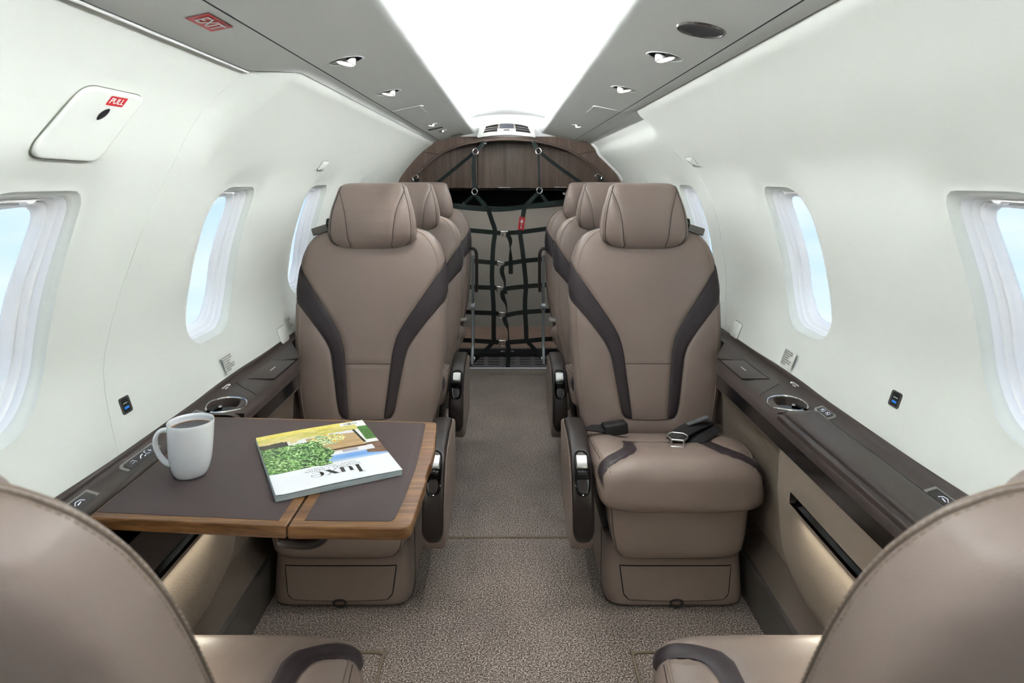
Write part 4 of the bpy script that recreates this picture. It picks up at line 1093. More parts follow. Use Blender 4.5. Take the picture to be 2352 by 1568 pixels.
# local: +x towards the aisle side, +y away from the camera; title runs from +x to -x at the near edge
bl = MB()
for k in range(9):
    z0 = k*mt/9*.92; e = [.0, .0008, -.0004, .0006, -.0006, .0004, .0, .0009, .0003][k]
    bl.box(-mw/2+abs(e), mw/2-.001+e, -mh/2+.001+e, mh/2-.001-e, z0+.0001, z0+mt/9*.88, 0)
bl.build('pages', M_page, mag, smooth=False)
nx_, ny_ = 200, 252
U, Vv = np.meshgrid(np.linspace(0, 1, nx_), np.linspace(0, 1, ny_), indexing='xy')    # U 0 = aisle side, V 0 = near edge (magazine top)
rng = np.random.RandomState(3)
def noise2(fx, fy, oct=3, seed=0):
    r = np.random.RandomState(seed); out = 0; amp = 1; tot = 0
    for k in range(oct):
        gx, gy = max(2, int(fx*2**k)), max(2, int(fy*2**k)); G = r.rand(gy+2, gx+2)
        x = U*gx; y = Vv*gy; i = x.astype(int); j = y.astype(int); a = x-i; b_ = y-j; a = a*a*(3-2*a); b_ = b_*b_*(3-2*b_)
        out = out+amp*((G[j, i]*(1-a)+G[j, i+1]*a)*(1-b_)+(G[j+1, i]*(1-a)+G[j+1, i+1]*a)*b_); tot += amp; amp *= .6
    return out/tot
C3 = np.zeros((ny_, nx_, 3)); 
def paint(mask, c1, c2=None, nz_=None, soft=None):
    c1 = np.array(c1)/255.; c = c1 if c2 is None else c1*(1-nz_[..., None])+np.array(c2)/255.*nz_[..., None]
    m = mask.astype(float)[..., None]; C3[:] = C3*(1-m)+c*m
n1 = noise2(20, 26, 4, 1); n2 = noise2(46, 60, 3, 2); n3 = noise2(8, 30, 3, 5); n4 = noise2(70, 80, 2, 9)
paint(np.ones_like(U), (238, 240, 242))
paint(Vv > .30, (226, 224, 226))
paint((Vv > .30) & (Vv < .44), (222, 222, 230), (110, 165, 225), np.clip(1.25-abs(Vv-.37-.04*(U-.3))*16, 0, 1)*np.clip(1.3-U, 0, 1))    # evening sky
paint((Vv > .33) & (Vv < .62) & (U < .17-(Vv-.33)*.15) & (Vv > .33+.25*U), (96, 72, 58), (150, 120, 98), n3)                      # timber eaves
paint((Vv > .42) & (Vv < .50) & (U < .52) & (U > .08), (226, 226, 230), (170, 172, 180), ((U > .22) & (U < .36) & (Vv > .44)).astype(float))
paint((Vv > .50-.05*U) & (Vv < .76+.06*U) & (U > .13) & (U < .60), (168, 136, 92), (206, 180, 140), noise2(6, 60, 3, 7))             # stone wall
paint((Vv > .50) & (Vv < .525) & (U > .13) & (U < .60), (84, 62, 46))
paint((U < .13+.0*Vv) & (Vv > .54), (230, 230, 226)); paint((U < .10) & (Vv > .60) & (Vv < .88), (48, 92, 44), (120, 168, 84), n2)   # window wall
paint((abs(U-.135-(Vv-.7)*.1) < .012) & (Vv > .56) & (Vv < .86), (52, 60, 50))
fr_ = ((U-.42)/.16)**2+((Vv-.72)/.10)**2 < 1
paint(fr_, (120, 170, 140), (240, 232, 170), (n4 > .5).astype(float)); paint(fr_ & (n2 > .60), (222, 170, 40))
paint((Vv > .80-.05*(U-.5)+.03*n1) & (U > .10), (226, 212, 150), (190, 186, 60), np.clip((noise2(14, 70, 3, 13)-.3)*1.8, 0, 1))    # golden grass
paint((Vv > .93) & (U > .2), (214, 196, 60), (240, 230, 150), n2)
paint((Vv > .76) & (Vv < .86) & (U > .66) & (n1 < .62), (236, 214, 170), (206, 188, 100), n2)
paint((Vv > .70) & (Vv < .745) & (U > .76), (58, 50, 44)); paint((Vv > .745) & (Vv < .80+.03*n2) & (U > .76), (66, 58, 48))
tree = (U > .50+.12*(n1-.5)-.06*np.sin((Vv-.3)*9)) & (Vv > .27+.10*np.clip(.70-U, 0, 1)) & (Vv < .735+.03*(n2-.5))
paint(tree, (44, 84, 38), (132, 186, 88), np.clip((n2-.28)*2.1, 0, 1)); paint(tree & (n4 > .66), (196, 226, 160)); paint(tree & (n4 < .30), (26, 46, 28))
paint((Vv < .285) | ((Vv < .30) & (U > .6)), (238, 240, 243))
paint((U > .035) & (U < .235) & (Vv > .925) & (Vv < .985), (240, 241, 243))
bars = (U > .06) & (U < .21) & (Vv > .935) & (Vv < .975) & ((np.sin(U*520)+np.sin(U*811+1) > .1)); paint(bars, (60, 62, 70))
xs_ = mw/2-U*mw; ys_ = -mh/2+Vv*mh
curl = .0022*np.clip((U-.90)/.10, 0, 1)**2*np.clip(1-Vv*1.4, 0, 1)+.0016*np.sin(U*PI)
Zt = mt+.0004+curl
V = np.stack([xs_, ys_, Zt], -1).reshape(-1, 3); idx = np.arange(nx_*ny_).reshape(ny_, nx_)
Fq = np.stack([idx[:-1, :-1], idx[:-1, 1:], idx[1:, 1:], idx[1:, :-1]], -1).reshape(-1, 4)
m = bpy.data.materials.new('printed_cover'); m.use_nodes = True; bs_ = m.node_tree.nodes['Principled BSDF']; at_ = m.node_tree.nodes.new('ShaderNodeVertexColor'); at_.layer_name = 'print'
m.node_tree.links.new(at_.outputs[0], bs_.inputs['Base Color']); bs_.inputs['Roughness'].default_value = .28
cov = meshobj('cover', V, Fq, m, mag, sharp=None)
ca = cov.data.color_attributes.new('print', 'FLOAT_COLOR', 'POINT')
lin3 = np.where(C3 <= .04045, C3/12.92, ((C3+.055)/1.055)**2.4).reshape(-1, 3)
ca.data.foreach_set('color', np.concatenate([lin3, np.ones((len(lin3), 1))], 1).astype(np.float32).ravel())
# masthead in a fat-and-thin roman, and its two lines below
def cv(a, b_):   # a: reading direction, b: up in the magazine's own frame, origin at the cover centre of the masthead
    u = .28*1.0+a; vv = b_
    return Vector((mw/2-(u)*mw, -mh/2+vv*mh, mt+.0004+.0016*math.sin(min(max(u, 0), 1)*PI)+.0004))
tm = MB()
def poly_(pts): tm.add([cv(a, b_) for a, b_ in pts], [tuple(range(len(pts)))])
def ringp(cx, cy, r0, r1, a0, a1, sx=1, thick=None, n=22):
    """crescent stroke"""
    o_ = []; i_ = []
    for k in range(n+1):
        a = a0+(a1-a0)*k/n; th_ = thick(a); o_.append((cx+r0*math.cos(a), cy+r1*math.sin(a))); i_.append((cx+(r0-th_)*math.cos(a), cy+(r1-th_*.55)*math.sin(a)))
    for k in range(n): poly_([o_[k], o_[k+1], i_[k+1], i_[k]])
# vertical axis: 0 = near edge (top of the magazine); letters stand with feet towards larger values
yt_, yb_ = .085, .205; xh = .130
poly_([(.020, yt_), (.050, yt_), (.050, yb_), (.020, yb_)]); poly_([(.0, yt_), (.020, yt_), (.020, yt_+.004), (.0, yt_+.004)]); poly_([(.0, yb_-.003), (.068, yb_-.003), (.068, yb_), (.0, yb_)])
poly_([(.082, xh), (.110, xh), (.110, yb_-.03), (.082, yb_-.03)]); poly_([(.072, xh), (.082, xh), (.082, xh+.003), (.072, xh+.003)])
ringp(.131, yb_-.03, .049, .030, 0, PI, thick=lambda a: .006+.022*max(0, -math.cos(a))**2*1.0)
poly_([(.150, xh), (.180, xh), (.180, yb_), (.150, yb_)]); poly_([(.180, yb_-.003), (.192, yb_-.003), (.192, yb_), (.180, yb_)])
poly_([(.200, xh), (.236, xh), (.300, yb_), (.264, yb_)]); poly_([(.288, xh), (.294, xh), (.212, yb_), (.206, yb_)])
poly_([(.192, xh), (.244, xh), (.244, xh+.003), (.192, xh+.003)]); poly_([(.276, xh), (.306, xh), (.306, xh+.003), (.276, xh+.003)]); poly_([(.198, yb_-.003), (.224, yb_-.003), (.224, yb_), (.198, yb_)]); poly_([(.254, yb_-.003), (.308, yb_-.003), (.308, yb_), (.254, yb_)])
ringp(.368, (xh+yb_)/2, .052, (yb_-xh)/2+.002, PI*.25, PI*2, thick=lambda a: .004+.026*max(0, -math.cos(a))**2)
poly_([(.322, (xh+yb_)/2-.002), (.420, (xh+yb_)/2-.002), (.420, (xh+yb_)/2+.001), (.322, (xh+yb_)/2+.001)])
tm.build('masthead', M_bprint, cov, smooth=False)
M_gprint = mat('grey_print', (120, 122, 128), .5)
tx = MB()
text_on(tx, 'INTERIORS + DESIGN', .0085, lambda a, b_: cv(.225+a/mw, .232-b_/mh), bold=0, space=1.25)
text_on(tx, 'DALLAS + FORT WORTH', .0066, lambda a, b_: cv(.225+a/mw, .262-b_/mh), bold=0, space=1.2)
tx.build('subtitle', M_gprint, cov, smooth=False)

# ================================================================== SEAT BELTS on the right seat
bu = empty('belt_buckle', (.33, 2.02, .42), 'black seat belt buckle box lying at the left of the empty right cushion', 'belt buckle')
b = MB(); b.box(-.040, .034, -.019, .019, -.016, .018, .005)
b.xf(Matrix.Rotation(.18, 4, 'Z') @ Matrix.Rotation(-.08, 4, 'Y')); b.build('buckle_body', M_mblack, bu)
MB().box(.033, .0355, -.012, .012, -.006, .006, .001).xf(Matrix.Rotation(.18, 4, 'Z') @ Matrix.Rotation(-.08, 4, 'Y')).build('buckle_mouth', M_void, bu)
MB().ribbon(smoothpath([(-.035, -.004, .0), (-.055, 0, .0), (-.085, .03, -.01), (-.10, .06, -.03)], 16), .04, .003, (0, -.2, 1)).build('buckle_strap', M_belt, bu)
bu.location = (.324, 1.968, .406)
bt = empty('belt_tongue', (.52, 1.90, .43), 'steel belt tongue on folded black webbing, right of the empty cushion', 'seat belt')
T = Vector(bt.location)
# metal tongue lying on the cushion, pointing at the camera
tl = MB()
pth = [(-.021, .040), (-.021, .030), (-.013, .014), (-.0125, -.022), (.0125, -.022), (.013, .014), (.021, .030), (.021, .040), (.012, .050), (-.012, .050)]
inn = [(-.016, .038), (-.016, .031), (-.006, .017), (.006, .017), (.016, .031), (.016, .038), (.010, .045), (-.010, .045)]
tl.tube([(a, b_, .004) for a, b_ in resample(np.array(pth+[pth[0]]), 60)[:-1]], .0022, 6, closed=True)
tl.tube([(-.012, .013, .004), (.012, .013, .004)], .0022, 6)
tl.xf(Matrix.Translation((-.036, -.056, .006)) @ Matrix.Scale(1.3, 4) @ Matrix.Rotation(-.25, 4, 'Z') @ Matrix.Rotation(.04, 4, 'X')); tl.build('tongue', M_steel, bt)
MB().tube([(-.050, -.016, .010), (-.016, -.024, .010)], .0085, 14).build('webbing_roll', M_belt, bt)
MB().ribbon(smoothpath([(-.035, -.020, .003), (-.018, .0, .012), (.01, .025, .016), (.045, .05, .020), (.085, .085, .018), (.12, .13, .0)], 30), .05, .003, (-.2, -.3, 1)).build('webbing', M_belt, bt)
MB().ribbon(smoothpath([(-.040, -.02, -.002), (-.01, -.012, -.004), (.03, .004, .0), (.06, .02, .006), (.10, .06, .012)], 24), .045, .003, (0, -.4, 1)).build('webbing', M_belt, bt)
MB().box(-.012, .060, -.008, .008, -.003, .003, .0015).xf(Matrix.Translation((.03, .050, .026)) @ Matrix.Rotation(-.22, 4, 'Y') @ Matrix.Rotation(.3, 4, 'Z')).build('adjuster_bar', M_alu, bt)
bt.location = (.506, 1.866, .414)

# ================================================================== ON THE WALLS
# exit handle cover on the left wall
D_, q_, _p = wall_find(195, 280, -1)
def find(px, py, s): D, q, p = wall_find(px, py, s); return D, q
corn = [find(195, 192, -1), find(333, 222, -1), find(222, 370, -1), find(55, 360, -1)]   # around the door
cvp = empty('exit_handle_cover', (0, 0, 0), 'rounded white emergency exit handle cover with finger hole, left wall', 'cover panel')
cn = np.array(corn); ctr = cn.mean(0)
cp = rounded([tuple(c) for c in cn], [.03]*4, 8)
def wp(D, q, off): return on_wall(D, q, -1, off)
k = len(cp); rings = [(1.0, -.002), (1.0, .003), (.985, .0055), (.965, .0062), (.90, .0062), (.75, .0062), (.5, .0062), (.25, .0062)]
V = []; Fc = []
for sc_, of in rings:
    for d, q in cp: V.append(wp(ctr[0]+(d-ctr[0])*sc_, ctr[1]+(q-ctr[1])*sc_, of))
V.append(wp(ctr[0], ctr[1], .0062))
for i in range(len(rings)-1):
    for j in range(k): Fc.append((i*k+j, i*k+(j+1) % k, (i+1)*k+(j+1) % k, (i+1)*k+j))
for j in range(k): Fc.append(((len(rings)-1)*k+j, (len(rings)-1)*k+(j+1) % k, len(V)-1))
meshobj('cover_plate', V, Fc, M_wall, cvp, sharp=60)
MB().tube([wp(ctr[0]+(d-ctr[0])*1.006, ctr[1]+(q-ctr[1])*1.006, .0002) for d, q in cp], .0012, 6, closed=True).build('cover_gap', mat('cover_gap_grey', (120, 122, 108), .8), cvp)
hA, hB = np.array(find(244, 246, -1)), np.array(find(213, 271, -1)); hc_ = (hA+hB)/2; hv = (hA-hB)/2; hn_ = np.array([-hv[1], hv[0]])*.42
hl = [tuple(hc_+hv*math.cos(a)+hn_*math.sin(a)*abs(math.sin(a))**.3) for a in np.linspace(0, 2*PI, 25)[:-1]]
MB().add([wp(d, q, .0068) for d, q in hl], [tuple(range(24))]).build('finger_hole', M_void, cvp, smooth=False)
def sign_on_wall(pxs, word, nm, label, root_mat=M_red, s=-1, size=.02, xs=.8, off=.0068, parent=None, flip=1, bold=.0006):
    cc = np.array([find(px, py, s) for px, py in pxs]); c0 = cc.mean(0); 
    ex = ((cc[1]-cc[0])+(cc[2]-cc[3]))/2; ey = ((cc[0]-cc[3])+(cc[1]-cc[2]))/2
    rp = rounded([(-.5, .5), (.5, .5), (.5, -.5), (-.5, -.5)], .09, 4)
    fn = lambda a, b_, o=off: on_wall(*(c0+ex*a+ey*b_), s, o)
    ob = meshobj(nm, [fn(a, b_) for a, b_ in rp], [tuple(range(len(rp)))], root_mat, parent, smooth=False)
    L1 = np.linalg.norm(ex); L2 = np.linalg.norm(ey)
    t = MB(); text_on(t, word, size, lambda x, y: fn(x/L1, y/L2, off+.0004), xs=xs, bold=bold); t.build('lettering', M_print, ob, smooth=False)
    return ob
o = sign_on_wall([(248, 216), (287, 223), (271, 243), (233, 235)], 'PULL', 'pull_sign', '', size=.021, xs=.78, bold=.0003)
tag(o, 'small red sign reading PULL on the exit handle cover', 'sign')
# EXIT sign on the left soffit
ex = MB()
def soff(D, X):
    top = wall_pt(D, QMAX, -1, False); xo, zo = abs(top.x), top.z; t = (X-.4305)/(xo-.4305)
    return Vector((-X, D, 1.4045-.004*t-(1.4045-.004-zo)*max(0, (t-.55)/.45)**1.7-.0014))
def fs(px, py):
    h = .26
    for _ in range(6):
        D = F*h/(VY-py); X = -(px-VX)*D/F; h = soff(D, X).z-EYE
    return D, X
pc = np.array([fs(478, 30), fs(537, 63), fs(485, 73), fs(424, 42)]); c0 = pc.mean(0); e1 = ((pc[1]-pc[0])+(pc[2]-pc[3]))/2; e2 = ((pc[0]-pc[3])+(pc[1]-pc[2]))/2
rp = rounded([(-.5, .5), (.5, .5), (.5, -.5), (-.5, -.5)], .06, 4)
sf = lambda a, b_, o=0: soff(*(c0+e1*a+e2*b_))+Vector((0, 0, -o))
g_ = [(x, y) for y in np.linspace(-.5, .5, 7) for x in np.linspace(-.5, .5, 7)]
xo = meshobj('exit_sign', [sf(a, b_) for a, b_ in g_], [(i*7+j, i*7+j+1, (i+1)*7+j+1, (i+1)*7+j) for i in range(6) for j in range(6)], M_red, smooth=False)
tag(xo, 'red placard reading EXIT on the overhead soffit, upper left', 'sign')
t = MB(); text_on(t, 'EXIT', 1.0, lambda x, y: sf(x*.37, y*.86, .0016), bold=.018); t.build('lettering', M_print, xo, smooth=False)

# USB sockets
for s, pxs, lab in ((-1, [(276, 914), (297, 905), (300, 943), (280, 958)], 'dark USB socket with blue port on left wall above the mug'),
                    (1, [(2046, 892), (2069, 905), (2066, 944), (2046, 930)], 'dark USB socket with blue port on right wall by the near window')):
    cc = np.array([find(px, py, s) for px, py in pxs]); c0 = cc.mean(0); ex = ((cc[1]-cc[0])+(cc[2]-cc[3]))/2; ey = ((cc[0]-cc[3])+(cc[1]-cc[2]))/2
    ex = np.array([ex[0], 0]); ey = np.array([0, ey[1]])
    us_ = empty('usb_socket', (0, 0, 0), lab, 'usb socket')
    fn = lambda a, b_, o: on_wall(*(c0+ex*a+ey*b_), s, o)
    rp = rounded([(-.5, .5), (.5, .5), (.5, -.5), (-.5, -.5)], .18, 5); k = len(rp)
    V = [fn(a*1.08, b_*1.04, -.001) for a, b_ in rp]+[fn(a*1.06, b_*1.03, .0012) for a, b_ in rp]+[fn(a*.78, b_*.86, .0012) for a, b_ in rp]+[fn(a*.72, b_*.84, -.0002) for a, b_ in rp]
    Fc = [(i*k+j, i*k+(j+1) % k, (i+1)*k+(j+1) % k, (i+1)*k+j) for i in range(3) for j in range(k)]
    meshobj('bezel', V, Fc, M_socket, us_, sharp=30)
    meshobj('socket_face', [fn(a*.78, b_*.86, .0004) for a, b_ in rp], [tuple(range(k))], M_void, us_, smooth=False)
    def bx(a0, a1, b0, b1, o0, m, nm): 
        mb = MB(); mb.add([fn(a, b_, o_) for o_ in (0, o0) for a, b_ in ((a0, b0), (a1, b0), (a1, b1), (a0, b1))], [(4, 5, 6, 7), (0, 1, 5, 4), (1, 2, 6, 5), (2, 3, 7, 6), (3, 0, 4, 7)]); return mb.build(nm, m, us_, smooth=False)
    bx(-.22, .22, -.24, -.10, .0015, M_blue, 'blue_port'); bx(-.2, .2, .10, .13, .0012, M_print, 'port_mark'); bx(-.24, .24, .30, .315, .0008, M_gun, 'port_line'); bx(-.26, .26, -.34, -.32, .0010, M_gun, 'port_line'); bx(-.24, .24, .0, .012, .0008, M_gun, 'port_line')
# instruction placards by the ledges
LINES = ['FOR TAKEOFF AND LANDING', 'SEAT MUST BE FULLY UPRIGHT', 'FULL AFT POSITION OR', 'FACING FORWARD', 'HEADREST MUST SUPPORT HEAD', 'TABLES MUST BE STOWED AND', 'BELTS FASTENED']
def placard(s, c, lab, sc=1.0, tilt=0):
    D, q = find(*c, s); q = max(q+.004, q_of_z(.655)+.024)
    fn = lambda a, b_, o: on_wall(D-s*a, q+b_, s, o)
    gx = np.linspace(-.0335, .034, 6); gy = np.linspace(-.022, .022, 6)
    ob = meshobj('instruction_placard', [fn(a*sc, b_*sc, .0006) for b_ in gy for a in gx], [(r_*6+k, r_*6+k+1, r_*6+k+7, r_*6+k+6) for r_ in range(5) for k in range(5)], mat('placard_film', (226, 227, 218), .5) if 'placard_film' not in MATS else MATS['placard_film'])
    tag(ob, lab, 'placard')
    t = MB()
    for i, ln in enumerate(LINES):
        v, f = textverts(ln, .0050*sc, .72, .00012)
        mn = min(p[0] for p in v)
        t.add([fn(p[0]-mn-.031*sc, p[1]+(.017-i*.0058)*sc, .0010) for p in v], f)
    t.build('small_print', M_bprint, ob, smooth=False)
placard(-1, (534, 850), 'small printed instruction placard on left wall below the second window')
placard(1, (1807, 832), 'small printed instruction placard on right wall below the far window')
placard(-1, (668, 752), 'small printed instruction placard on left wall at the edge of the seat behind the table')
# small rounded blanking caps
def cap(s, px, py, wd, hg, lab, nm='blanking_cap', rad=.012, dk=False):
    D, q = find(px, py, s); rp = rounded([(-wd/2, hg/2), (wd/2, hg/2), (wd/2, -hg/2), (-wd/2, -hg/2)], rad, 5); k = len(rp)
    fn = lambda a, b_, o: on_wall(D+a, q+b_, s, o)
    rt = empty(nm, (0, 0, 0), lab, 'cap')
    V = [fn(a, b_, -.001) for a, b_ in rp]+[fn(a, b_, .003) for a, b_ in rp]+[fn(a*.93, b_*.93, .0048) for a, b_ in rp]+[fn(0, 0, .0052)]
    Fc = [(i*k+j, i*k+(j+1) % k, (i+1)*k+(j+1) % k, (i+1)*k+j) for i in range(2) for j in range(k)]+[(2*k+j, 2*k+(j+1) % k, 3*k) for j in range(k)]
    meshobj('cap_plate', V, Fc, M_wall, rt, sharp=50)
    MB().tube([fn(a*1.03, b_*1.03, .0002) for a, b_ in rp], .0008, 5, closed=True).build('cap_gap', MATS['cover_gap_grey'], rt)
    return rt
cap(-1, 650, 768, .070, .050, 'small rounded white cap low on left wall beside the ledge')
cap(1, 1691, 757, .070, .050, 'small rounded white cap low on right wall beside the ledge')
for s, px, py, lab in ((-1, 741, 380, 'small white folding coat hook above the third left window'), (1, 1591, 371, 'small white folding coat hook high on the right wall')):
    r_ = cap(s, px, py, .070, .040, lab, 'coat_hook', rad=.008); tag(r_, lab, 'hook')

# ================================================================== OVERHEAD FITTINGS
def pz(s, X):
    return 1.447-(X-.228)/((.428 if s < 0 else .415)-.228)*.0415
names = {(-1, 0): 'nearest chrome reading lamp in the left overhead panel', (-1, 1): 'second chrome reading lamp in the left overhead panel', (-1, 2): 'third, smaller reading lamp in the left overhead panel', (-1, 3): 'dark air outlet, rearmost round fitting in the left overhead panel',
         (1, 0): 'nearest chrome reading lamp in the right overhead panel', (1, 1): 'second chrome reading lamp in the right overhead panel', (1, 2): 'rearmost lit reading lamp in the right overhead panel'}
for s in (-1, 1):
    for i, (D, X, R, _) in enumerate(LAMPS[s]):
        z = pz(s, X); rt = empty('reading_lamp', (s*X, D, z), names[(s, i)], 'lamp', 'reading lamps in the overhead panels'); rt.rotation_euler = (0, s*.21, 0)
        MB().lathe([(R*.98, -.0004), (R*1.0, -.0012), (R*1.05, -.0010), (R*1.075, .0004)], n=40).build('rim', M_panel, rt)
        MB().lathe([(R*.93, .002), (R*.90, .020), (R*.5, .026), (0, .026)], n=40).build('well', M_mblack, rt)
        Mx = Matrix.Rotation(-s*.36, 4, 'Y') @ Matrix.Rotation(-.12, 4, 'X')
        r1 = R*.56
        MB().lathe([(r1*.92, .026), (r1*.97, .006), (r1, -.002), (r1*1.0, -.0065), (r1*.93, -.0075), (r1*.90, -.006)], n=36, M=Mx).build('lamp_barrel', M_chrome, rt)
        lit = not (s < 0 and i == 3)
        MB().lathe([(0, -.0062), (r1*.90, -.0062)], n=36, M=Mx).build('lens', M_lens if lit else M_dark, rt)
        if lit:
            ld = bpy.data.lights.new('reading_light', 'SPOT'); ld.energy = 8.0*EX; ld.spot_size = 1.25; ld.spot_blend = .9; ld.shadow_soft_size = .02; ld.color = (1, .97, .93)
            lo = bpy.data.objects.new('reading_light', ld); lo.location = (s*(X-.01), D, z-.022); lo.rotation_euler = (.0, s*.12, 0); col.objects.link(lo)
# speakers
def speakermat():
    m = mat('speaker_mesh', (40, 44, 58), .5, metal=.4); n = m.node_tree; b = n.nodes['Principled BSDF']
    t = n.nodes.new('ShaderNodeTexCoord'); v = n.nodes.new('ShaderNodeTexVoronoi'); v.inputs['Scale'].default_value = 420; v.inputs['Randomness'].default_value = 0
    rp = n.nodes.new('ShaderNodeValToRGB'); rp.color_ramp.elements[0].position = .3; rp.color_ramp.elements[0].color = (.004, .004, .005, 1); rp.color_ramp.elements[1].position = .45; rp.color_ramp.elements[1].color = (.09, .09, .11, 1)
    n.links.new(t.outputs['Object'], v.inputs['Vector']); n.links.new(v.outputs['Distance'], rp.inputs[0]); n.links.new(rp.outputs[0], b.inputs['Base Color']); return m
M_spk = speakermat()
for s, D, lab in ((1, 1.168, 'round dark ceiling speaker in the right overhead panel, upper right'), (-1, .905, 'round ceiling speaker cut by the top edge, left overhead panel')):
    X = .345; z = pz(s, X); rt = empty('ceiling_speaker', (s*X, D, z), lab, 'speaker'); rt.rotation_euler = (0, s*.21, 0)
    MB().lathe([(.0385, -.001), (.0395, -.0035), (.0420, -.0035), (.0440, .0)], n=48).build('rim', M_gun, rt)
    MB().lathe([(0, -.0022), (.020, -.0020), (.0388, -.0012)], n=48).build('grille', M_spk, rt)
# narrow slots and latches of the mask boxes
sl_ = empty('air_slot', at(1000, 291, 3.42), 'thin dark slot between two small lamps, left overhead panel', 'slot')
sl_.location = (-.369, 3.32, pz(-1, .369)); sl_.rotation_euler = (0, -.21, 0); MB().box(-.038, .038, -.016, .016, -.002, .001, .002).build('slot_plate', M_void, sl_)
sl_ = empty('air_slot', (-.31, 3.95, pz(-1, .31)), 'thin dark slot over the rearmost left seat, by the wood arch', 'slot'); sl_.rotation_euler = (0, -.21, 0)
MB().box(-.034, .034, -.012, .012, -.002, .001, .002).build('slot_plate', M_gun, sl_)
for s, lab in ((-1, 'thin white mask box edge with latch, left overhead panel'), (1, 'thin white mask box edge with latch, right overhead panel')):
    rt = empty('mask_box', (s*.37, 2.39, pz(s, .37)), lab, 'mask box'); rt.rotation_euler = (0, s*.21, 0)
    MB().box(-.055, .045, 0, .24, -.0008, .001, 0).build('box_door', M_panel, rt, smooth=False)
    MB().tube([(s*.044, 0, -.0005), (s*(-.050), 0, -.0012), (s*(-.056), .012, -.0010)], .0012, 5).build('door_edge', M_white, rt)
    MB().box(-.005-s*.053, .005-s*.053, .012, .030, -.0030, .0005, .001).build('door_latch', M_white, rt)

# ================================================================== AFT END
# wood arch and locker doors
wd = empty('wood_locker', (0, 4.2, 1.1), 'brown wood overhead locker under an arch at the rear of the cabin', 'locker')
PW = Vector(wd.location)
DA = D1+.003
innr = [at(px, py, DA) for px, py in ((940, 432), (950, 410), (975, 384), (1012, 355), (1050, 338), (1093, 327.5), (1130, 323.5), (1165, 322.5), (1202, 323.5), (1238, 327.5), (1280, 338), (1318, 353), (1352, 377), (1378, 400), (1390, 432))]
ip = resample(smoothpath([(p.x, p.z) for p in innr], 84), 61)
op = []
for x, z in ip:
    a = math.atan2(z-1.0, x); op.append((1.02*math.cos(a), 1.0+.64*math.sin(a)))
seam_i = {int(np.argmin(abs(ip[:, 0]-xx))) for xx in (-.425, .425)}
cuts = [0]+sorted(seam_i)+[60]
for a_, b_ in zip(cuts[:-1], cuts[1:]):
    V = []; Fc = []
    for i in range(a_, b_+1):
        for (x, z) in (ip[i], op[i]):
            for d in (0, .020): V.append(Vector((x, DA+d, z))-PW)
    nn = b_-a_+1
    for i in range(nn-1):
        o0 = i*4; o1 = (i+1)*4; Fc += [(o0, o0+2, o1+2, o1), (o0, o1, o1+1, o0+1), (o0+1, o1+1, o1+3, o0+3)]
    meshobj('arch_panel', V, Fc, M_oakd, wd, smooth=False)
for i in seam_i: MB().tube([Vector((ip[i][0], DA-.0005, ip[i][1]))-PW, Vector((op[i][0], DA-.0005, op[i][1]))-PW], .0016, 5).build('arch_joint', M_void, wd)
M_rail = mat('rail_brown', (92, 76, 68), .45)
MB().tube([Vector((x*.997, DA-.004, z+.006))-PW for x, z in ip], .0085, 10).build('arch_rail', M_rail, wd)
zb_ = 1.0935; DD = 4.30
def door(x0, x1, m, nm, yaw=0.0, w0=0, w1=0):
    pts = [(x0, zb_), (x1, zb_)]; 
    top = [(x, 1.50) for x in np.linspace(x1, x0, 10)]
    P_ = [(x, z) for x, z in pts]+top
    mb = MB(); mb.slab([(x-PW.x, z-PW.z) for x, z in P_], DD-PW.y, DD+.018-PW.y, .0015, axis='y'); return mb.build(nm, m, wd, sharp=30)
dc = door(-.199, .200, M_oak, 'locker_door'); door(-.85, -.203, M_oakd, 'locker_door'); door(.204, .85, M_oakd, 'locker_door')
tx = MB(); text_on(tx, 'MAXIMUM LOAD 15 LB', .0075, lambda x, y: Vector((at(1158, 430.5, DD-.001).x-PW.x+x, DD-.0012-PW.y, at(1158, 430.5, DD).z-PW.z+y)), xs=1.0, bold=.0003); tx.build('lettering', M_print, dc, smooth=False)
tx = MB(); text_on(tx, 'MAXIMUM LOAD 15 LB', .0075, lambda x, y: Vector((at(1287, 430, DD-.001).x-PW.x+x, DD-.0012-PW.y, at(1287, 430, DD).z-PW.z+y)), xs=1.0, bold=.0003); tx.build('lettering', M_print, wd, smooth=False)
MB().box(-.85, .85, DD-PW.y, 5.15-PW.y, zb_-PW.z-.002, zb_-PW.z+.012).build('locker_floor', M_mblack, wd)
# small white trim piece at the right of the arch
tr_ = empty('white_duct_trim', (0, 0, 0), 'curved white trim running down the wall right of the wood arch', 'trim')
tp_ = [wall_pt(3.985, q, 1, False)+wall_normal(3.985, q, 1)*.003 for q in np.linspace(QMAX-.004, q_of_z(1.16), 30)]
MB().tube(tp_, .009, 8).build('trim_bead', M_white, tr_)
ep = MB().slab([(x, z) for x, z in arc]+[(.31, 1.43), (-.31, 1.43)], D1-.004, D1-.001, .001, axis='y').build('trim_5', M_white, sharp=30); tag(ep, kind='structure')
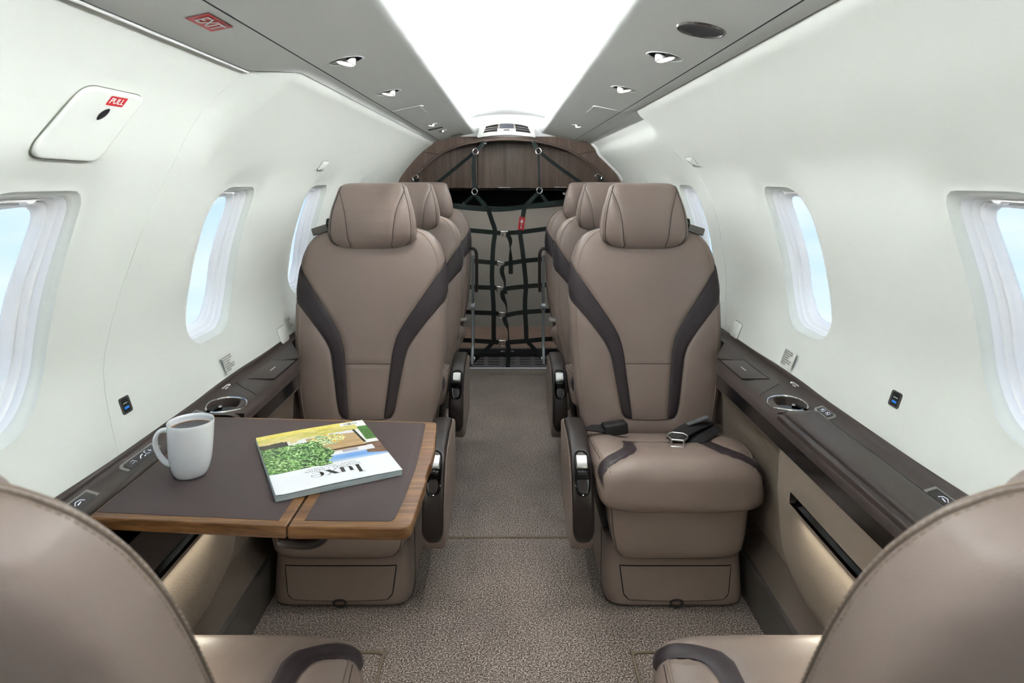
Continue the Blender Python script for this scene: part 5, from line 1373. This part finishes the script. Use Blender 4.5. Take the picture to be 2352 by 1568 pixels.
# grey partition behind the net
pa = empty('baggage_partition', (0, 4.76, .09), 'grey fabric partition behind the cargo net', 'partition')
V = []; Fc = []; nx2, nz2 = 61, 16
for i in range(nx2):
    x = -.8+1.6*i/(nx2-1)
    for j in range(nz2):
        zt = .865+.026*(x/.4)**2 if abs(x) < .8 else .9
        z = zt*j/(nz2-1); V.append((x, .004*math.sin(x*9)+.012*math.sin(j*.3), z))
for i in range(nx2-1):
    for j in range(nz2-1): Fc.append((i*nz2+j, (i+1)*nz2+j, (i+1)*nz2+j+1, i*nz2+j+1))
meshobj('partition_cloth', V, Fc, M_curtain, pa)
MB().tube([(V[i*nz2+nz2-1][0], V[i*nz2+nz2-1][1]-.004, V[i*nz2+nz2-1][2]) for i in range(nx2)], .009, 8).build('partition_hem', M_mblack, pa)
lt = empty('locker_latch', at(1297, 443, 4.5), 'small chrome latch in the dark gap under the right of the locker', 'latch'); MB().tube([(0, 0, 0), (.012, -.01, .012), (.02, -.01, .03)], .006, 8).build('latch_lever', M_chrome, lt)
MB().lathe([(0, 0), (.014, 0), (.014, .006), (0, .006)], n=20, M=Matrix.Rotation(PI/2, 4, 'X')).build('latch_plate', M_mblack, lt)

# threshold: black vented sill
si = empty('vented_sill', (0, 4.03, 0), 'black slotted metal sill across the aisle under the cargo net', 'sill')
wS = .66
V = [(-wS, -.012, .002), (wS, -.012, .002), (wS, .105, .050), (-wS, .105, .050)]
pv = MB()
def slope(y): return .002+(.048)*((y+.012)/.117)
cols = [(-.225, -.15), (-.125, -.055), (-.028, .042), (.072, .140), (.168, .235)]
rows = [.020, .042, .064, .086]
# plate built as bars between real slots
xs_e = [-wS]+[v for c_ in cols for v in c_]+[wS]; ys_e = [-.012]+[v for y in rows for v in (y-.006, y+.006)]+[.105]
for i in range(len(xs_e)-1):
    for j in range(len(ys_e)-1):
        if i % 2 == 1 and j % 2 == 1: continue
        x0, x1, y0, y1 = xs_e[i], xs_e[i+1], ys_e[j], ys_e[j+1]
        pv.add([(x0, y0, slope(y0)), (x1, y0, slope(y0)), (x1, y1, slope(y1)), (x0, y1, slope(y1))], [(0, 1, 2, 3)])
M_sill = mat('sill_black', (40, 39, 42), .45)
pv.build('slotted_plate', M_sill, si, smooth=False)
sv = MB()
for y in rows:
    for x0, x1 in cols: sv.add([(x0, y-.006, slope(y-.006)-.010), (x1, y-.006, slope(y-.006)-.010), (x1, y+.007, slope(y+.007)), (x0, y+.007, slope(y+.007))], [(0, 1, 2, 3)])
sv.build('slot_lip', M_louvre, si, smooth=False)
fc = MB().box(-wS, wS, .105, .125, 0, .087, .002).build('sill_riser', M_mblack, si)
MB().box(-wS, wS, .103, .135, .086, .0895, .001).build('sill_edge', M_louvre, si)
for wrd, px in (('KEEP U', 1154.5), ('CLEAR', 1176)):
    tx = MB(); p0 = at(px, 806.3, 4.133); text_on(tx, wrd, .0085, lambda x, y: Vector((p0.x+x, .1035, p0.z+y)), bold=.0003); tx.build('lettering', M_print, fc, smooth=False)

# overhead vent unit at the end of the cove
ve = empty('vent_unit', (0, 4.06, 1.46), 'white curved air vent unit with two dark louvres above the wood arch', 'air vent')
PV = Vector(ve.location); DV = 4.06
def vp(cx, cy, off=0): p = at(1060+cx/11.2, 270+cy/11.2, DV-off); return Vector((p.x, DV-off, p.z))-PV
def vband(x0t, x1t, x0b, x1b, top, bot, n=17, m=4, off=0.0, nm='x', mt_=None, par=None, thick=.004):
    V = []; Fc = []
    for i in range(n):
        t = i/(n-1); xt = x0t+(x1t-x0t)*t; xb = x0b+(x1b-x0b)*t; yt_ = top(xt); yb_ = bot(xb)
        for j in range(m+1):
            u = j/m; V.append(vp(xt*(1-u)+xb*u, yt_*(1-u)+yb_*u, off))
        V.append(vp(xb, yb_, off-thick)); V.append(vp(xt, yt_, off-thick))
    M_ = m+3
    for i in range(n-1):
        a, c = i*M_, (i+1)*M_
        for j in range(m): Fc.append((a+j, a+j+1, c+j+1, c+j))
        Fc.append((a+m, a+m+1, c+m+1, c+m)); Fc.append((a, c, c+m+2, a+m+2))
    for e_ in (0, (n-1)*M_): Fc.append(tuple([e_+j for j in range(m+1)]+[e_+m+1, e_+m+2]))
    return meshobj(nm, V, Fc, mt_, par or ve, sharp=30)
M_vent = mat('vent_housing_grey', (196, 198, 192), .5)
topc = lambda x: 85+105*((x-1165)/660)**2; botc = lambda x: 395+85*((x-1165)/755)**2
vband(500, 1830, 395, 1915, topc, lambda x: 405+82*((x-1165)/755)**2, off=.002, nm='vent_housing', mt_=M_vent, thick=.02)
vband(400, 1910, 430, 1890, lambda x: 405+82*((x-1165)/755)**2, lambda x: 440+80*((x-1165)/755)**2, m=1, off=.0, nm='housing_sill', mt_=M_vent, thick=.02)
b1 = lambda x: topc(x)+62; b2 = lambda x: botc(x)-38
vband(610, 1720, 530, 1805, b1, b2, off=.004, nm='vent_bezel', mt_=M_gun, thick=.002)
for a, b_, c_, d_ in ((630, 945, 560, 915), (1375, 1700, 1405, 1775)):
    lv = vband(a, b_, c_, d_, lambda x: b1(x)+12, lambda x: b2(x)-16, off=.006, nm='louvre', mt_=M_void, thick=.001)
    for k in (1, 2):
        f0 = k/3
        yy = lambda x, f0=f0: (b1(x)+12)*(1-f0)+(b2(x)-16)*f0
        xa_, xb_ = a*(1-f0)+c_*f0, b_*(1-f0)+d_*f0
        MB().tube([vp(x, yy(x), .010) for x in np.linspace(xa_, xb_, 12)], .0018, 6).build('slat', M_gun, lv)
ds_ = vband(985, 1340, 985, 1345, lambda x: b1(x)+8, lambda x: 275, off=.006, nm='control_screen', mt_=mat('screen_blue_black', (38, 40, 52), .25), thick=.001)
vband(930, 1385, 925, 1390, lambda x: 290, lambda x: 348, off=.006, nm='knob_row', mt_=M_steel, thick=.002)
vband(1080, 1240, 1080, 1245, lambda x: 296, lambda x: 340, off=.009, nm='thumb_wheel', mt_=M_dark, thick=.004)

# ---- cargo net
net = empty('cargo_net', (0, 3.98, 0), 'black webbing cargo net hung across the aisle at the rear', 'net')
DN = 3.98; PN = Vector(net.location)
def np_(px, py, d=0.0): return at(px, py, DN+d)-PN
W_ = .0275
def strap(pts, nm='strap', wd=W_, d=0.0, n=24, parent=net, nrm=(0, -1, 0), th=.0022):
    P_ = smoothpath([(p[0], p[1]) for p in pts], n); return MB().ribbon([np_(a, b_, d) for a, b_ in P_], wd, th, nrm).build(nm, M_strap, parent, sharp=30)
strap([(1121, 480), (1130, 507), (1137, 531), (1133, 565), (1131, 603), (1130, 632), (1131, 660), (1133, 690), (1134, 716), (1134, 745), (1134, 772), (1135, 786)], n=60)
strap([(1205, 474), (1200, 503), (1195, 533), (1199, 567), (1203, 600), (1206, 630), (1208, 658), (1206, 688), (1206, 716), (1208, 748), (1209, 784)], n=60)
strap([(1135, 784), (1115, 804), (1084, 832), (1060, 858)], wd=.024, d=.006); strap([(1209, 782), (1230, 804), (1252, 828), (1275, 855)], wd=.024, d=.006)
for pts in ([(1000, 466), (1061, 476), (1121, 481), (1165, 480), (1205, 475), (1261, 468), (1320, 458)],
            [(1030, 523), (1083, 529), (1137, 534), (1150, 536)], [(1162, 535), (1195, 533), (1249, 526), (1300, 519)],
            [(1050, 596), (1099, 600), (1131, 603), (1142, 604)], [(1156, 607), (1172, 604), (1203, 599), (1235, 596), (1290, 591)],
            [(1050, 657), (1099, 659.5), (1131, 660.5), (1141, 661)], [(1155, 664), (1175, 661), (1208, 657.5), (1235, 655.5), (1290, 652)],
            [(1060, 715), (1093, 717.5), (1133, 719), (1146, 721)], [(1160, 725), (1180, 720), (1206, 716.5), (1246, 714), (1280, 713)],
            [(1050, 780), (1087, 782), (1134, 785), (1146, 786)], [(1162, 787), (1180, 785), (1209, 783), (1249, 779), (1290, 778)]):
    strap(pts, d=.003)
for (cx, cy), tl_ in zip(((1159, 536), (1149, 606), (1147.5, 663), (1153, 722), (1153.5, 786)), (.03, -.33, -.2, -.2, 0)):
    bk_ = MB(); bk_.box(-.024, .024, -.014, -.004, .006, .016, .0045); bk_.box(-.017, -.006, -.010, -.002, -.020, .008, .003); bk_.box(.004, .010, -.008, -.002, -.020, .006, .001); bk_.box(-.017, .010, -.010, -.002, -.024, -.018, .002)
    bk_.xf(Matrix.Translation(np_(cx, cy, -.006)) @ Matrix.Rotation(-tl_, 4, 'Y')); bk_.build('cam_buckle', M_chrome, net)
def tail(pts, wds, nrms):
    P_ = smoothpath(pts, 40); k = len(P_); ww = np.interp(np.linspace(0, 1, k), np.linspace(0, 1, len(wds)), wds)
    a = np.interp(np.linspace(0, 1, k), np.linspace(0, 1, len(nrms)), nrms)
    MB().ribbon([np_(x, y, -.012) for x, y in P_], list(ww), .002, [(math.sin(t), -math.cos(t), 0) for t in a]).build('strap_tail', M_strap, net, sharp=30)
tail([(1165, 537), (1172, 552), (1172, 570), (1173, 600), (1173, 629)], [W_]*5, [0, .5, 1.35, .5, 0])
tail([(1154, 609), (1153, 625), (1159, 645), (1160, 662), (1162, 675)], [W_, W_, .022, .02, .02], [0, .2, .9, 1.2, 0])
tail([(1153, 666), (1155, 682), (1162, 698), (1164, 715), (1163, 728)], [W_, W_, .02, .018, .018], [0, .2, 1.0, 1.3, .6])
tail([(1157, 727), (1162, 742), (1167, 756), (1168, 775), (1168, 790)], [W_, W_, .018, .018, .018], [0, .4, 1.2, 1.2, .6])
tail([(1164, 786), (1168, 800), (1168, 820), (1166, 843)], [W_]*4, [0, .3, .2, 0])
for (cx, cy) in ((1092, 348), (1237, 347), (1090, 440), (1239, 437)):
    c_ = np_(cx, cy, -.004); MB().tube([(c_.x+.0165*math.cos(a), c_.y+.006*math.sin(a), c_.z+.0185*math.sin(a)) for a in np.linspace(0, 2*PI, 29)[:-1]], .0024, 8, closed=True).build('ring', M_chrome, net)
strap([(1113, 326), (1104, 336), (1095, 345)], wd=.026, d=.004); strap([(1223, 325), (1229, 334), (1235, 343)], wd=.026, d=.004)
strap([(1090, 353), (1088, 390), (1090, 434)], wd=.026, d=.002); strap([(1237, 352), (1238, 390), (1239, 430)], wd=.012, d=.002)
strap([(1089, 351), (1045, 387), (985, 436), (950, 465)], wd=.022, d=.06, nrm=(0, -1, .5)); strap([(1240, 350), (1280, 381), (1325, 413), (1380, 452)], wd=.022, d=.06, nrm=(0, -1, .5))
strap([(1090, 445), (1106, 463), (1123, 482)], wd=.022, d=.001); strap([(1089, 445), (1076, 458), (1058, 474)], wd=.018, d=.008)
strap([(1238, 442), (1220, 459), (1204, 475)], wd=.022, d=.001); strap([(1240, 442), (1250, 456), (1262, 471)], wd=.018, d=.008)
for pts in ([(1112, 330), (1117, 330), (1118, 324)], [(1220, 324), (1224, 329)]):
    MB().tube([np_(a, b_, -.008) for a, b_ in pts], .003, 8).build('hook', M_chrome, net)
# red tag on the net strap
rt = empty('red_tag', np_(1198, 513, -.006)+PN, 'small red tag with white arrow on a strap of the cargo net', 'tag')
MB().box(-.0185, .0185, -.003, 0, -.040, .040, .001).xf(Matrix.Rotation(.13, 4, 'Y')).build('tag_plate', M_red, rt)
ar = MB().add([(x, -.0036, z) for x, z in ((0, .030), (.011, .006), (.004, .007), (.003, .002), (-.003, .002), (-.004, .007), (-.011, .006))], [tuple(range(7))])
ar.add([(x, -.0036, z) for x, z in ((-.003, -.032), (.003, -.032), (.003, -.012), (-.003, -.012))], [(0, 1, 2, 3)]); ar.add([(x, -.0036, z) for x, z in ((-.005, -.007), (.005, -.007), (.003, -.003), (-.004, -.002))], [(0, 1, 2, 3)])
ar.xf(Matrix.Rotation(.13, 4, 'Y')).build('tag_arrow', M_print, rt, smooth=False)
# net hooks at the arch
for pts, lab in (([(949, 414), (948, 407), (953, 404), (957, 402), (961, 407), (957, 410)], 'bent chrome hook at the left end of the wood arch'), ([(1381, 411), (1382, 405), (1377, 401), (1372, 399), (1367, 404), (1371, 407)], 'bent chrome hook at the right end of the wood arch')):
    c_ = at(pts[2][0], pts[2][1], 4.07); hk = empty('net_hook', c_, lab, 'hook'); MB().tube(smoothpath([tuple(at(a, b_, 4.07)-c_) for a, b_ in pts], 24), .0042, 8).build('hook_wire', M_chrome, hk)
    MB().box(-.006, .022, .0, .03, -.045, -.01, .004).build('hook_bracket', M_mblack, hk)
